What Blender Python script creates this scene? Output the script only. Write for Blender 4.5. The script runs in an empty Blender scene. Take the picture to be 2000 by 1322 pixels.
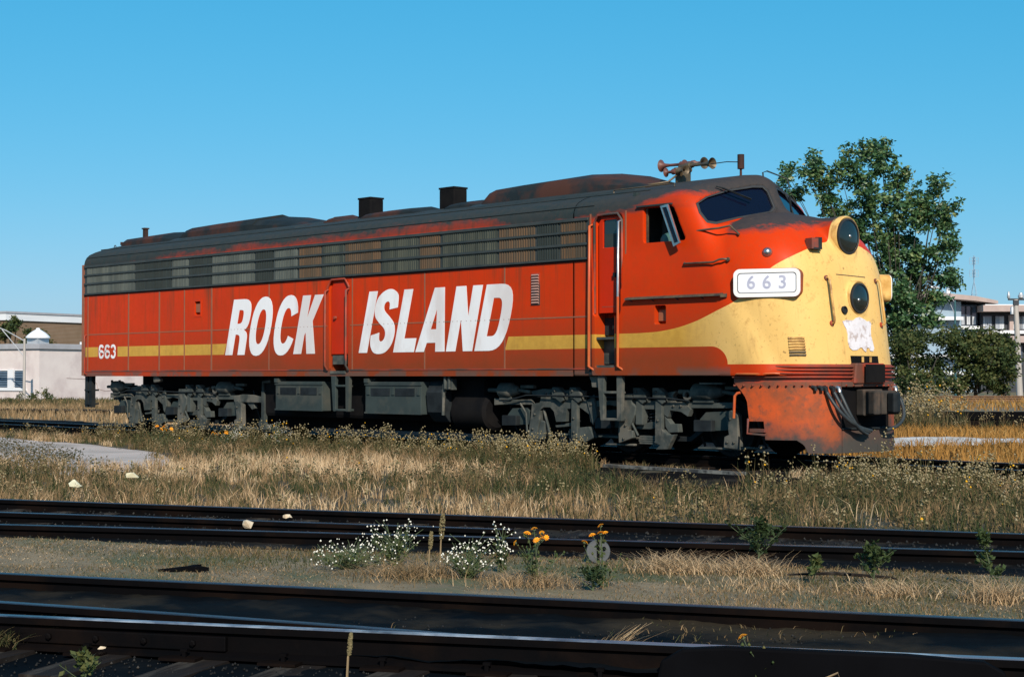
import bpy, math, random
import numpy as np
from mathutils import Vector, Matrix
from mathutils.geometry import tessellate_polygon

random.seed(11)
rng = np.random.default_rng(11)
S = bpy.context.scene
COL = S.collection
R = math.radians

# ------------------------------------------------------------------ camera
cam = bpy.data.cameras.new('camera')
cam.sensor_width = 36.0
cam.lens = 36.0 * 3222 / 2000
cam.clip_start = 0.1
cam.clip_end = 4000
camo = bpy.data.objects.new('camera', cam)
COL.objects.link(camo)
AX = Vector((-.7262, .6875, 0)).normalized()
PITCH = math.atan(74 / 3222)
fw = AX * math.cos(PITCH) + Vector((0, 0, 1)) * math.sin(PITCH)
camo.location = (24.85, -20.72, 1.24)
camo.rotation_euler = fw.to_track_quat('-Z', 'Y').to_euler()
S.camera = camo

# ------------------------------------------------------------------ light
SUN_EL = R(33)
sxy = Vector((.83, -.557)).normalized()
sun_dir = Vector((sxy.x * math.cos(SUN_EL), sxy.y * math.cos(SUN_EL), math.sin(SUN_EL)))
W = bpy.data.worlds.new('World')
S.world = W
W.use_nodes = True
wn = W.node_tree
wn.nodes.clear()
sky = wn.nodes.new('ShaderNodeTexSky')
sky.sky_type = 'NISHITA'
sky.sun_disc = False
sky.sun_elevation = SUN_EL
sky.sun_rotation = math.atan2(sxy.x, sxy.y)
sky.altitude = 200
sky.air_density = 1.0
sky.dust_density = 0.6
sky.ozone_density = 1.4
bg = wn.nodes.new('ShaderNodeBackground')
bg.inputs['Strength'].default_value = 0.11
wo = wn.nodes.new('ShaderNodeOutputWorld')
# colour response of the film: the same channel curves over the whole sky
sep = wn.nodes.new('ShaderNodeSeparateColor'); comb = wn.nodes.new('ShaderNodeCombineColor')
wn.links.new(sky.outputs[0], sep.inputs[0])
for i, (g_, k_) in enumerate(((1.60, .43), (.55, .595), (.45, .82))):
    m1 = wn.nodes.new('ShaderNodeMath'); m1.operation = 'MULTIPLY'; m1.inputs[1].default_value = .11
    m2 = wn.nodes.new('ShaderNodeMath'); m2.operation = 'MINIMUM'; m2.inputs[1].default_value = 1.6
    m3 = wn.nodes.new('ShaderNodeMath'); m3.operation = 'POWER'; m3.inputs[1].default_value = g_
    m4 = wn.nodes.new('ShaderNodeMath'); m4.operation = 'MULTIPLY'; m4.inputs[1].default_value = k_ / .11
    wn.links.new(sep.outputs[i], m1.inputs[0])
    wn.links.new(m1.outputs[0], m2.inputs[0]); wn.links.new(m2.outputs[0], m3.inputs[0]); wn.links.new(m3.outputs[0], m4.inputs[0])
    wn.links.new(m4.outputs[0], comb.inputs[i])
wn.links.new(comb.outputs[0], bg.inputs[0])
wn.links.new(bg.outputs[0], wo.inputs[0])
sl = bpy.data.lights.new('sun', 'SUN')
sl.energy = 5.0
sl.angle = R(.53)
sl.color = (1.0, .90, .76)
so = bpy.data.objects.new('sun', sl)
COL.objects.link(so)
so.rotation_euler = sun_dir.to_track_quat('Z', 'Y').to_euler()
S.view_settings.view_transform = 'Standard'
S.view_settings.look = 'None'
S.view_settings.exposure = 0.12
S.view_settings.gamma = 1
S.view_settings.use_curve_mapping = False
S.render.engine = 'CYCLES'
S.cycles.max_bounces = 6
S.cycles.diffuse_bounces = 2
S.cycles.glossy_bounces = 3
S.cycles.transmission_bounces = 4
S.cycles.use_denoising = True


# ------------------------------------------------------------------ helpers
def tag(o, label=None, cat=None, group=None, kind=None):
    if label: o['label'] = label
    if cat: o['category'] = cat
    if group: o['group'] = group
    if kind: o['kind'] = kind
    return o


def thing(name, label, cat, loc=(0, 0, 0), rz=0, group=None):
    o = bpy.data.objects.new(name, None)
    o.empty_display_size = .2
    COL.objects.link(o)
    o.location = loc
    o.rotation_euler = (0, 0, rz)
    return tag(o, label, cat, group)


def link(name, me, parent=None):
    o = bpy.data.objects.new(name, me)
    COL.objects.link(o)
    if parent: o.parent = parent
    return o


def copy_tree(o, parent=None):
    c = o.copy()
    COL.objects.link(c)
    c.parent = parent
    for ch in list(o.children):
        copy_tree(ch, c)
    return c


def tess(outer, holes=()):
    loops = [[Vector((p[0], p[1], 0)) for p in outer]] + [[Vector((p[0], p[1], 0)) for p in h] for h in holes]
    tris = tessellate_polygon(loops)
    flat = list(outer)
    for h in holes: flat += list(h)
    return flat, [tuple(t) for t in tris]


class MB:
    def __init__(s):
        s.v = []; s.f = []; s.m = []

    def add(s, vs, fs, mi=0):
        b = len(s.v)
        s.v += [tuple(p) for p in vs]
        s.f += [tuple(b + i for i in f) for f in fs]
        s.m += [mi] * len(fs)
        return s

    def box(s, x0, x1, y0, y1, z0, z1, mi=0):
        v = [(x, y, z) for z in (z0, z1) for y in (y0, y1) for x in (x0, x1)]
        return s.add(v, [(0, 2, 3, 1), (4, 5, 7, 6), (0, 1, 5, 4), (2, 6, 7, 3), (0, 4, 6, 2), (1, 3, 7, 5)], mi)

    def obox(s, c, sx, sy, sz, ux=(1, 0, 0), uz=(0, 0, 1), mi=0):
        ux = Vector(ux).normalized(); uz = Vector(uz).normalized(); uy = uz.cross(ux).normalized(); uz = ux.cross(uy)
        c = Vector(c)
        v = [c + ux * (i * sx / 2) + uy * (j * sy / 2) + uz * (k * sz / 2) for k in (-1, 1) for j in (-1, 1) for i in (-1, 1)]
        return s.add(v, [(0, 2, 3, 1), (4, 5, 7, 6), (0, 1, 5, 4), (2, 6, 7, 3), (0, 4, 6, 2), (1, 3, 7, 5)], mi)

    def tube(s, pts, r, n=8, mi=0, cap=True):
        pts = [Vector(p) for p in pts]
        rs = r if isinstance(r, (list, tuple)) else [r] * len(pts)
        vs = []; fs = []
        prev = None
        for i, p in enumerate(pts):
            t = (pts[min(i + 1, len(pts) - 1)] - pts[max(i - 1, 0)])
            t = t.normalized() if t.length > 1e-9 else Vector((0, 0, 1))
            if prev is None:
                a = t.orthogonal().normalized()
            else:
                a = prev - t * prev.dot(t)
                a = a.normalized() if a.length > 1e-6 else t.orthogonal().normalized()
            prev = a
            b = t.cross(a)
            for k in range(n):
                an = 2 * math.pi * k / n
                vs.append(p + (a * math.cos(an) + b * math.sin(an)) * rs[i])
        for i in range(len(pts) - 1):
            for k in range(n):
                k2 = (k + 1) % n
                fs.append((i * n + k, i * n + k2, (i + 1) * n + k2, (i + 1) * n + k))
        if cap:
            fs.append(tuple(reversed(range(n))))
            fs.append(tuple((len(pts) - 1) * n + k for k in range(n)))
        return s.add(vs, fs, mi)

    def lathe(s, c, d, prof, n=20, mi=0, caps=False):
        """prof: list of (along, radius)"""
        c = Vector(c); d = Vector(d).normalized(); a = d.orthogonal().normalized(); b = d.cross(a)
        vs = []; fs = []
        for (t, r) in prof:
            for k in range(n):
                an = 2 * math.pi * k / n
                vs.append(c + d * t + (a * math.cos(an) + b * math.sin(an)) * r)
        for i in range(len(prof) - 1):
            for k in range(n):
                k2 = (k + 1) % n
                fs.append((i * n + k, i * n + k2, (i + 1) * n + k2, (i + 1) * n + k))
        if caps:
            fs.append(tuple(reversed(range(n))))
            fs.append(tuple((len(prof) - 1) * n + k for k in range(n)))
        return s.add(vs, fs, mi)

    def prism(s, outer, holes, fn, d0, d1, mi=0):
        """2D polygon with holes extruded: fn(a, b, depth) -> xyz"""
        flat, tris = tess(outer, holes)
        n = len(flat)
        vs = [fn(p[0], p[1], d0) for p in flat] + [fn(p[0], p[1], d1) for p in flat]
        fs = [t for t in tris] + [tuple(n + i for i in reversed(t)) for t in tris]
        b = 0
        for lp in [outer] + list(holes):
            m = len(lp)
            for i in range(m):
                j = (i + 1) % m
                fs.append((b + i, b + j, n + b + j, n + b + i))
            b += m
        return s.add(vs, fs, mi)

    def plate(s, outer, y0, y1, holes=(), mi=0):
        return s.prism(outer, holes, lambda a, b, d: (a, d, b), y0, y1, mi)

    def mesh(s, name, mats, smooth=None):
        me = bpy.data.meshes.new(name)
        me.from_pydata(s.v, [], s.f)
        for m in (mats if isinstance(mats, (list, tuple)) else [mats]): me.materials.append(m)
        if len(set(s.m)) > 1:
            me.polygons.foreach_set('material_index', s.m)
        me.validate()
        import bmesh
        bm = bmesh.new(); bm.from_mesh(me)
        bmesh.ops.recalc_face_normals(bm, faces=bm.faces)
        bm.to_mesh(me); bm.free()
        if smooth:
            me.polygons.foreach_set('use_smooth', [True] * len(me.polygons))
            me.set_sharp_from_angle(angle=R(smooth))
        return me

    def obj(s, name, mats, parent=None, smooth=None, bevel=0):
        o = link(name, s.mesh(name, mats, smooth), parent)
        if bevel:
            md = o.modifiers.new('bevel', 'BEVEL')
            md.width = bevel; md.segments = 2; md.limit_method = 'ANGLE'; md.angle_limit = R(40)
        return o


def tri_mesh(name, V, F, mats, parent=None, tint=None, smooth=False):
    """big numpy mesh; F is an (n,3) or (n,4) array"""
    V = np.asarray(V, np.float32); F = np.asarray(F, np.int32)
    me = bpy.data.meshes.new(name)
    k = F.shape[1]
    me.vertices.add(len(V)); me.vertices.foreach_set('co', V.ravel())
    me.loops.add(F.size); me.loops.foreach_set('vertex_index', F.ravel())
    me.polygons.add(len(F))
    me.polygons.foreach_set('loop_start', np.arange(len(F), dtype=np.int32) * k)
    me.polygons.foreach_set('loop_total', np.full(len(F), k, np.int32))
    if tint is not None:
        at = me.attributes.new('tint', 'FLOAT', 'POINT')
        at.data.foreach_set('value', np.asarray(tint, np.float32))
    for m in (mats if isinstance(mats, (list, tuple)) else [mats]): me.materials.append(m)
    if smooth: me.polygons.foreach_set('use_smooth', np.ones(len(F), bool))
    me.update(calc_edges=True)
    return link(name, me, parent)


# ------------------------------------------------------------------ materials
class NT:
    def __init__(s, name):
        s.mat = bpy.data.materials.new(name)
        s.mat.use_nodes = True
        s.t = s.mat.node_tree
        s.t.nodes.clear()
        s.out = s.t.nodes.new('ShaderNodeOutputMaterial')
        s.b = s.t.nodes.new('ShaderNodeBsdfPrincipled')
        s.t.links.new(s.b.outputs[0], s.out.inputs[0])
        s._co = None

    def n(s, kind, **kw):
        nd = s.t.nodes.new('ShaderNode' + kind)
        for k, v in kw.items():
            if k.startswith('_'): setattr(nd, k[1:], v)
        return nd

    def put(s, sock, v):
        if v is None: return
        if hasattr(v, 'is_linked') or hasattr(v, 'links'):
            s.t.links.new(v, sock)
        else:
            if isinstance(v, (tuple, list)) and len(v) == 3 and sock.type == 'RGBA': v = (*v, 1)
            sock.default_value = v

    def co(s, kind='Object'):
        if s._co is None: s._co = s.n('TexCoord')
        return s._co.outputs[kind]

    def mapping(s, scale=(1, 1, 1), kind='Object', loc=(0, 0, 0)):
        m = s.n('Mapping')
        s.t.links.new(s.co(kind), m.inputs[0])
        m.inputs['Scale'].default_value = scale
        m.inputs['Location'].default_value = loc
        return m.outputs[0]

    def noise(s, scale=5, detail=5, rough=.55, vec=None, dist=0):
        nd = s.n('TexNoise')
        s.t.links.new(vec if vec is not None else s.co(), nd.inputs['Vector'])
        nd.inputs['Scale'].default_value = scale
        nd.inputs['Detail'].default_value = detail
        nd.inputs['Roughness'].default_value = rough
        nd.inputs['Distortion'].default_value = dist
        return nd.outputs[0]

    def math(s, op, a, b=None, c=None, clamp=False):
        nd = s.n('Math'); nd.operation = op; nd.use_clamp = clamp
        s.put(nd.inputs[0], a)
        if b is not None: s.put(nd.inputs[1], b)
        if c is not None: s.put(nd.inputs[2], c)
        return nd.outputs[0]

    def ramp(s, v, lo, hi, a=0., b=1.):
        nd = s.n('MapRange'); nd.clamp = True
        s.put(nd.inputs[0], v)
        nd.inputs[1].default_value = lo; nd.inputs[2].default_value = hi
        nd.inputs[3].default_value = a; nd.inputs[4].default_value = b
        return nd.outputs[0]

    def mix(s, f, a, b):
        nd = s.n('Mix'); nd.data_type = 'RGBA'
        s.put(nd.inputs[0], f); s.put(nd.inputs[6], a); s.put(nd.inputs[7], b)
        return nd.outputs[2]

    def sep(s):
        nd = s.n('SeparateXYZ'); s.t.links.new(s.co(), nd.inputs[0])
        return nd.outputs

    def bump(s, h, strength=.3, dist=.02):
        nd = s.n('Bump')
        nd.inputs['Strength'].default_value = strength
        nd.inputs['Distance'].default_value = dist
        s.t.links.new(h, nd.inputs['Height'])
        s.t.links.new(nd.outputs[0], s.b.inputs['Normal'])

    def set(s, col=None, rough=None, metal=None, spec=None):
        s.put(s.b.inputs['Base Color'], col)
        s.put(s.b.inputs['Roughness'], rough)
        s.put(s.b.inputs['Metallic'], metal)
        s.put(s.b.inputs['Specular IOR Level'], spec)
        return s.mat


def pm(name, c1, c2=None, scale=4, rough=.6, metal=0, bump=0, bdist=.01, lo=.35, hi=.65, detail=6, spec=.4, stretch=(1, 1, 1), c3=None, s3=1.5):
    t = NT(name)
    c2 = c2 or tuple(x * .7 for x in c1)
    v = t.mapping(stretch)
    n1 = t.noise(scale, detail, .6, v)
    col = t.mix(t.ramp(n1, lo, hi), c1, c2)
    if c3:
        col = t.mix(t.ramp(t.noise(s3, 5, .6, v), .5, .62), col, c3)
    if bump: t.bump(t.noise(scale * 3, 5, .6, v), bump, bdist)
    return t.set(col, rough, metal, spec)


RED = (.58, .036, .0012)
YEL = (.77, .49, .165)
GRIME = (.035, .038, .036)
BROWN = (.13, .045, .016)


def body_material():
    t = NT('weathered_livery_paint')
    X, Y, Z = t.sep()
    big = t.noise(1.1, 5, .6)
    fine = t.noise(9, 6, .65)
    streak = t.noise(1, 5, .6, t.mapping((7, 7, .5)))
    red = t.mix(t.ramp(big, .35, .7), RED, (.49, .033, .003))
    red = t.mix(t.ramp(fine, .48, .75, 0, .5), red, (.40, .048, .008))
    yel = t.mix(t.ramp(big, .35, .7), YEL, (.70, .43, .135))
    yel = t.mix(t.ramp(t.noise(5, 7, .7), .56, .70, 0, .6), yel, (.34, .17, .05))
    yel = t.mix(t.ramp(t.noise(16, 4, .6), .64, .72, 0, .7), yel, (.13, .075, .03))
    # stripe along the side (ends cut on the slant of the lettering)
    sl = t.math('MULTIPLY_ADD', Z, -.40, X)            # X - .4 Z
    inz = t.math('MULTIPLY', t.math('GREATER_THAN', Z, 1.69), t.math('LESS_THAN', Z, 1.915))
    rear = t.math('LESS_THAN', sl, -4.83)
    front = t.math('GREATER_THAN', sl, 3.695)
    numgap = t.math('GREATER_THAN', t.math('ABSOLUTE', t.math('ADD', X, 8.905)), .44)
    stripe = t.math('MULTIPLY', t.math('MULTIPLY', inz, numgap), t.math('MAXIMUM', rear, front))
    # yellow nose: below a curve rising from the stripe to the headlight
    fc = t.n('FloatCurve')
    cv = fc.mapping.curves[0]
    pts = [(6.8, 1.915), (7.6, 1.92), (8.0, 1.945), (8.51, 2.04), (9.01, 2.21), (9.38, 2.37), (9.9, 2.86), (10.10, 3.03), (10.17, 3.12), (10.22, 3.30), (10.30, 3.6), (11, 3.62)]
    pts = [((x - 6.5) / 5, (z - 1) / 3) for x, z in pts]
    cv.points[0].location = pts[0]; cv.points[1].location = pts[-1]
    for p in pts[1:-1]: cv.points.new(*p)
    for p in cv.points: p.handle_type = 'AUTO'
    fc.mapping.update()
    t.put(fc.inputs['Value'], t.ramp(X, 6.5, 11.5))
    zb = t.math('MULTIPLY_ADD', fc.outputs[0], 3.0, 1.0)
    top = t.math('LESS_THAN', Z, zb)
    # lower limit: 1.69 on the side, curving down to 1.42 at the nose band
    d = t.math('DIVIDE', t.math('SUBTRACT', X, 8.93), .32, clamp=True)
    zlow = t.math('ADD', 1.42, t.math('MULTIPLY', .27, t.math('SQRT', t.math('SUBTRACT', 1.0, t.math('MULTIPLY', d, d), clamp=True))))
    nose = t.math('MULTIPLY', t.math('MULTIPLY', top, t.math('GREATER_THAN', Z, zlow)), t.math('GREATER_THAN', X, 7.0))
    ym = t.math('MAXIMUM', stripe, nose)
    # the headlight ring is yellow all round
    ring = t.math('MULTIPLY', t.math('GREATER_THAN', X, 10.19), t.math('GREATER_THAN', Z, 3.2))
    ym = t.math('MAXIMUM', ym, ring)
    side_y = t.mix(t.ramp(fine, .35, .7), (.66, .37, .06), (.55, .30, .05))
    yel = t.mix(t.ramp(X, 8.3, 9.1), side_y, yel)
    drip = t.noise(1, 6, .65, t.mapping((4, 14, .8)))
    yel = t.mix(t.ramp(drip, .56, .78, 0, .45), yel, (.30, .17, .06))
    col = t.mix(ym, red, yel)
    # road grime rising from the sill
    low = t.math('MULTIPLY', t.ramp(t.math('ADD', Z, t.math('MULTIPLY', big, .9)), 1.85, 2.85, .74, 0), t.math('MULTIPLY', t.ramp(X, -7, -3, .45, 1), t.ramp(X, 8.8, 9.3, 1, .25)))
    col = t.mix(t.math('MULTIPLY', low, t.math('SUBTRACT', 1.0, t.math('MULTIPLY', ym, .55))), col, BROWN)
    sill = t.math('MULTIPLY', t.ramp(t.math('ADD', Z, t.math('MULTIPLY', fine, .12)), 1.36, 1.46, .75, 0), t.ramp(t.noise(2.2, 3, .5), .42, .52))
    col = t.mix(t.math('MULTIPLY', sill, t.math('LESS_THAN', X, 9.3)), col, (.10, .075, .06))
    # streaks below the vent band
    st = t.math('MULTIPLY', t.ramp(streak, .50, .70, 0, .8), t.ramp(Z, 1.9, 3.12, .15, 1))
    col = t.mix(t.math('MULTIPLY', st, t.math('LESS_THAN', X, 6.4)), col, BROWN)
    # soot on the roof and on top of the nose
    gz = t.n('FloatCurve'); cg = gz.mapping.curves[0]
    pg = [(-10.5, 3.62), (-8.2, 3.70), (-6, 3.82), (-2, 3.87), (2.5, 3.91), (4.2, 3.86), (5.4, 3.70), (6.5, 3.74), (7.4, 3.90), (8.0, 4.04), (8.45, 4.05), (8.75, 3.90), (9.05, 3.44), (9.7, 3.42), (10.2, 3.55), (10.35, 3.75), (11, 3.8)]
    pg = [((x + 10.5) / 21.5, (z - 3) / 2) for x, z in pg]
    cg.points[0].location = pg[0]; cg.points[1].location = pg[-1]
    for p in pg[1:-1]: cg.points.new(*p)
    for p in cg.points: p.handle_type = 'VECTOR'
    gz.mapping.update()
    t.put(gz.inputs['Value'], t.ramp(X, -10.5, 11))
    zg = t.math('MULTIPLY_ADD', gz.outputs[0], 2.0, 3.0)
    dz = t.math('ADD', t.math('SUBTRACT', Z, zg), t.math('MULTIPLY', t.math('SUBTRACT', t.noise(1.7, 6, .65, t.mapping((.8, 1, 1.4))), .5), .5))
    dz = t.math('ADD', dz, t.math('MULTIPLY', t.math('SUBTRACT', t.noise(11, 6, .7, t.mapping((.5, 1, 1.6))), .5), .22))
    soot = t.ramp(dz, -.06, .08)
    film = t.math('MULTIPLY', t.ramp(Z, 3.80, 3.84, 0, .62), t.ramp(X, 6.3, 8.3, 1, .25))
    col = t.mix(film, col, (.055, .034, .028))
    col = t.mix(t.math('MULTIPLY', soot, .95), col, t.mix(t.ramp(fine, .3, .7), (.012, .033, .036), (.030, .042, .041)))
    # light dust and chips
    col = t.mix(t.ramp(t.noise(30, 3, .6), .66, .72, 0, .5), col, (.16, .08, .05))
    rough = t.math('ADD', t.ramp(fine, .3, .7, .36, .52), t.math('MULTIPLY', soot, .28))
    t.bump(t.noise(2.3, 3, .5, t.mapping((1, 1, .7))), .12, .03)
    return t.set(col, rough, 0, .12)


M = {}
M['body'] = body_material()
M['red'] = pm('red_paint', RED, (.45, .035, .006), 3, .45, bump=.05, spec=.15)
M['door_red'] = pm('door_red_paint', (.52, .022, .002), (.44, .024, .003), 2, .4, spec=.15)
M['redgrime'] = pm('grimy_red_paint', (.36, .045, .018), (.14, .05, .03), 2.5, .6, lo=.4, hi=.62, c3=(.055, .05, .045), s3=1.2)
M['pilot'] = None
M['yellow'] = pm('yellow_paint', YEL, (.50, .26, .06), 4, .45, c3=(.30, .15, .05), s3=3)
M['white'] = pm('white_lettering_paint', (.84, .82, .82), (.79, .76, .75), 2.2, .55, c3=(.70, .64, .62), s3=1.1, stretch=(1, 1, .35), lo=.4, hi=.75)
M['whitefresh'] = pm('white_enamel', (.82, .80, .78), (.76, .73, .71), 5, .4)
M['truck'] = pm('dusty_running_gear_grey', (.080, .089, .082), (.034, .041, .040), 2.4, .85, bump=.25, bdist=.01, c3=(.125, .118, .10), s3=2.2, spec=.08)
M['coupler'] = pm('rusty_brown_coupler', (.060, .052, .045), (.030, .027, .025), 4, .8, bump=.25, c3=(.085, .060, .045), s3=3, spec=.1)
M['ventslat'] = pm('worn_vent_slat', (.46, .26, .20), (.30, .20, .18), 9, .5)
M['truckdark'] = pm('oily_running_gear', (.022, .027, .030), (.010, .012, .014), 3, .7, bump=.2, spec=.15)
M['box'] = pm('dark_underframe_box', (.044, .058, .056), (.030, .041, .041), 2, .75, bump=.15, c3=(.062, .066, .058), s3=1.5, spec=.12)
M['black'] = pm('black_grime', (.006, .006, .007), (.011, .010, .010), 3, .8, spec=.05)
M['soot'] = pm('sooty_roof_metal', (.008, .014, .017), (.018, .022, .023), 2.5, .75, bump=.15, c3=(.06, .024, .016), s3=.8, spec=.2)
M['roofline'] = pm('roof_trim', (.014, .024, .026), (.028, .032, .031), 3, .7)
M['chrome'] = pm('bare_steel', (.55, .55, .54), (.40, .38, .36), 6, .32, metal=.9)
M['hand_red'] = pm('worn_red_rail', (.50, .06, .015), (.45, .12, .03), 3, .38)
M['brass'] = pm('tarnished_brass', (.16, .115, .065), (.07, .058, .045), 9, .5, metal=.4)
M['hornred'] = pm('faded_red_horn', (.15, .055, .04), (.09, .04, .034), 9, .5)
M['rubber'] = pm('black_rubber', (.012, .013, .014), (.022, .022, .023), 6, .6, spec=.5)
M['hose'] = pm('dusty_rubber_hose', (.022, .028, .032), (.040, .046, .048), 6, .5)
M['wheel'] = pm('wheel_steel', (.012, .012, .012), (.022, .020, .019), 4, .7, spec=.15)  # steel darkened to read as the shadowed gaps behind the side frames
M['batten'] = pm('worn_panel_seam', (.30, .10, .045), (.22, .085, .05), 4, .65)
M['cushion'] = pm('green_cushion', (.05, .13, .12), (.04, .10, .09), 5, .7)
M['cabin'] = pm('cab_interior_green', (.025, .045, .042), (.02, .03, .03), 3, .8)


def pilot_material():
    t = NT('scuffed_pilot_paint')
    X, Y, Z = t.sep()
    n1 = t.noise(1.6, 7, .68); n2 = t.noise(7, 6, .7)
    col = t.mix(t.ramp(n1, .40, .62), (.58, .085, .018), (.30, .070, .026))
    col = t.mix(t.ramp(n2, .5, .66, 0, .75), col, (.11, .06, .04))
    g = t.math('ADD', Z, t.math('MULTIPLY', t.math('SUBTRACT', n1, .5), 1.5))
    col = t.mix(t.ramp(g, .28, .62, .95, 0), col, (.045, .045, .042))
    side = t.math('ADD', t.math('ABSOLUTE', Y), t.math('MULTIPLY', t.math('SUBTRACT', n1, .5), 1.0))
    col = t.mix(t.ramp(side, .60, .85, .85, 0), col, (.060, .055, .048))
    col = t.mix(t.ramp(t.math('ADD', Z, t.math('MULTIPLY', n2, .1)), 1.10, 1.16, 0, .6), col, (.10, .055, .04))
    t.bump(n2, .2, .01)
    return t.set(col, .6, 0, .15)


M['pilot'] = pilot_material()


def glass_material(name, col, rough=.04, alpha=.55):
    t = NT(name)
    t.set(col, rough, 0, .32)
    tr = t.n('BsdfTransparent')
    tr.inputs[0].default_value = (.55, .62, .66, 1)
    mx = t.n('MixShader')
    mx.inputs[0].default_value = alpha
    t.t.links.new(tr.outputs[0], mx.inputs[1]); t.t.links.new(t.b.outputs[0], mx.inputs[2])
    t.t.links.new(mx.outputs[0], t.out.inputs[0])
    return t.mat


M['glass'] = glass_material('dusty_window_glass', (.004, .006, .018), .05, .8)
M['lens'] = pm('dark_headlight_glass', (.010, .014, .013), (.016, .020, .019), 3, .09, spec=.7)


def grille_material(name, c1, c2, dark=(.016, .020, .019)):
    t = NT(name)
    X, Y, Z = t.sep()
    w = t.n('TexWave'); w.wave_type = 'BANDS'; w.bands_direction = 'X'
    t.t.links.new(t.co(), w.inputs[0]); w.inputs['Scale'].default_value = 5.2; w.inputs['Distortion'].default_value = .6
    w.inputs['Detail'].default_value = 2
    st = t.noise(1, 5, .7, t.mapping((9, 1, .4)))
    col = t.mix(t.ramp(st, .38, .66), c1, c2)
    col = t.mix(t.ramp(w.outputs[1], .2, .8, .30, 0), col, dark)
    t.bump(w.outputs[1], .5, .01)
    return t.set(col, .7, 0, .3)


M['gr_light'] = grille_material('dusty_intake_screen', (.120, .134, .118), (.072, .084, .078))
M['gr_dark'] = grille_material('dark_intake_screen', (.036, .046, .042), (.026, .032, .030))
M['gr_green'] = grille_material('streaked_intake_screen', (.095, .100, .075), (.036, .045, .040))
M['gr_brown'] = grille_material('rusty_intake_screen', (.155, .088, .046), (.070, .062, .045))
M['gr_band'] = pm('dark_band_paint', (.026, .034, .034), (.044, .050, .048), 3, .65, bump=.1)

# ================================================================== LOCOMOTIVE
loco = thing('diesel_locomotive', 'weathered red diesel locomotive with yellow bulldog nose, standing on the weedy yard track', 'locomotive')

HALF = 1.5
SILL = 1.245
ROOF = [(1.5, 3.80), (1.497, 3.88), (1.475, 3.96), (1.435, 4.03), (1.37, 4.09), (1.24, 4.152), (1.10, 4.20), (.97, 4.24), (.77, 4.29), (.43, 4.372), (.2, 4.415), (0, 4.43)]


def roof_z(y):
    ys = [p[0] for p in reversed(ROOF)]; zs = [p[1] for p in reversed(ROOF)]
    return float(np.interp(abs(y), ys, zs))


# ---- rear carbody: a skin of quads over x stations and profile points, with recesses
RECESS = [(-.56, .03, 1.40, 3.06, .06), (-.50, -.03, 1.33, 1.62, .30), (-5.27, -5.04, 2.54, 2.84, .10)]


def carbody_rear():
    prof = []
    zs = {SILL, SILL + .002}
    for z in np.arange(1.3, 3.8, .16): zs.add(round(float(z), 3))
    for r in RECESS:
        for z in (r[2], r[3]): zs |= {z - .002, z + .002}
    zs = sorted(zs)
    prof = [(-HALF, z) for z in zs] + [(-y, z) for y, z in ROOF]
    xs = {-10.1, -10.09, -10.06, -10.02, -9.95, 6.0}
    for x in np.arange(-9.8, 6.0, .35): xs.add(round(float(x), 3))
    for r in RECESS:
        for x in (r[0], r[1]): xs |= {x - .002, x + .002}
    xs = sorted(xs)
    full = prof + [(-y, z) for y, z in reversed(prof[:-1])]
    m = len(full)
    vs = []
    for x in xs:
        d = x + 10.1
        ins = .10 * (1 - math.sqrt(max(0, 1 - (1 - min(d / .15, 1)) ** 2)))
        drop = .10 * (1 - math.sqrt(max(0, 1 - (1 - min(d / .3, 1)) ** 2)))
        for (y, z) in full:
            yy = y * (1 - ins / HALF)
            zz = z - drop * max(0, (z - 3.6) / .83)
            if y == -HALF:
                dep = 0
                for r in RECESS:
                    if r[0] <= x <= r[1] and r[2] <= z <= r[3]: dep = max(dep, r[4])
                yy += dep
            vs.append((x, yy, zz))
    fs = []
    for i in range(len(xs) - 1):
        for j in range(m - 1):
            a = i * m + j
            fs.append((a, a + 1, a + m + 1, a + m))
    b = MB().add(vs, fs)
    # rear end wall and floor
    b.f.append(tuple(range(m))); b.m.append(0)
    b.box(-10.0, 9.2, -1.46, 1.46, SILL + .01, SILL + .06)
    return b


rear = carbody_rear().obj('carbody', M['body'], loco, smooth=35)


# ---- front of the carbody (cab, windshields, bulldog nose) from a distance field
def smax(a, b, k):
    h = np.maximum(k - np.abs(a - b), 0) / k
    return np.maximum(a, b) + h * h * k * .25


def smin(a, b, k): return -smax(-a, -b, k)


def poly_dist(py, pz, P):
    P = np.asarray(P, float); n = len(P)
    d = np.full(py.shape, 1e9); ins = np.zeros(py.shape, bool)
    for i in range(n):
        a = P[i]; b = P[(i + 1) % n]
        ex, ez = b - a
        wx = py - a[0]; wz = pz - a[1]
        t = np.clip((wx * ex + wz * ez) / (ex * ex + ez * ez + 1e-12), 0, 1)
        d = np.minimum(d, (wx - ex * t) ** 2 + (wz - ez * t) ** 2)
        c = ((a[1] > pz) != (b[1] > pz)) & (py < (b[0] - a[0]) * (pz - a[1]) / (b[1] - a[1] + 1e-12) + a[0])
        ins ^= c
    d = np.sqrt(d)
    return np.where(ins, -d, d)


WS = [(-1.36, 3.88), (-1.17, 3.985), (-.79, 4.105), (-.335, 4.19), (-.17, 4.195), (-.125, 4.12), (-.14, 3.87), (-.23, 3.80), (-.82, 3.68), (-1.20, 3.585), (-1.33, 3.60), (-1.375, 3.74)]
WIN = [(7.55, 3.32), (7.55, 3.87), (8.10, 3.87), (8.16, 3.83), (8.40, 3.32)]
NXS = 8.95


def nose_tip(z): return 10.62 - (z - 1.4) * .145


def nose_x(y, z, W=HALF):
    q = 1 - (abs(y) / W) ** 3 - (max(z - 2.5, 0) / 1.27) ** 2.6
    return NXS + (nose_tip(z) - NXS) * max(q, 0) ** (1 / 2.5)


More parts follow.
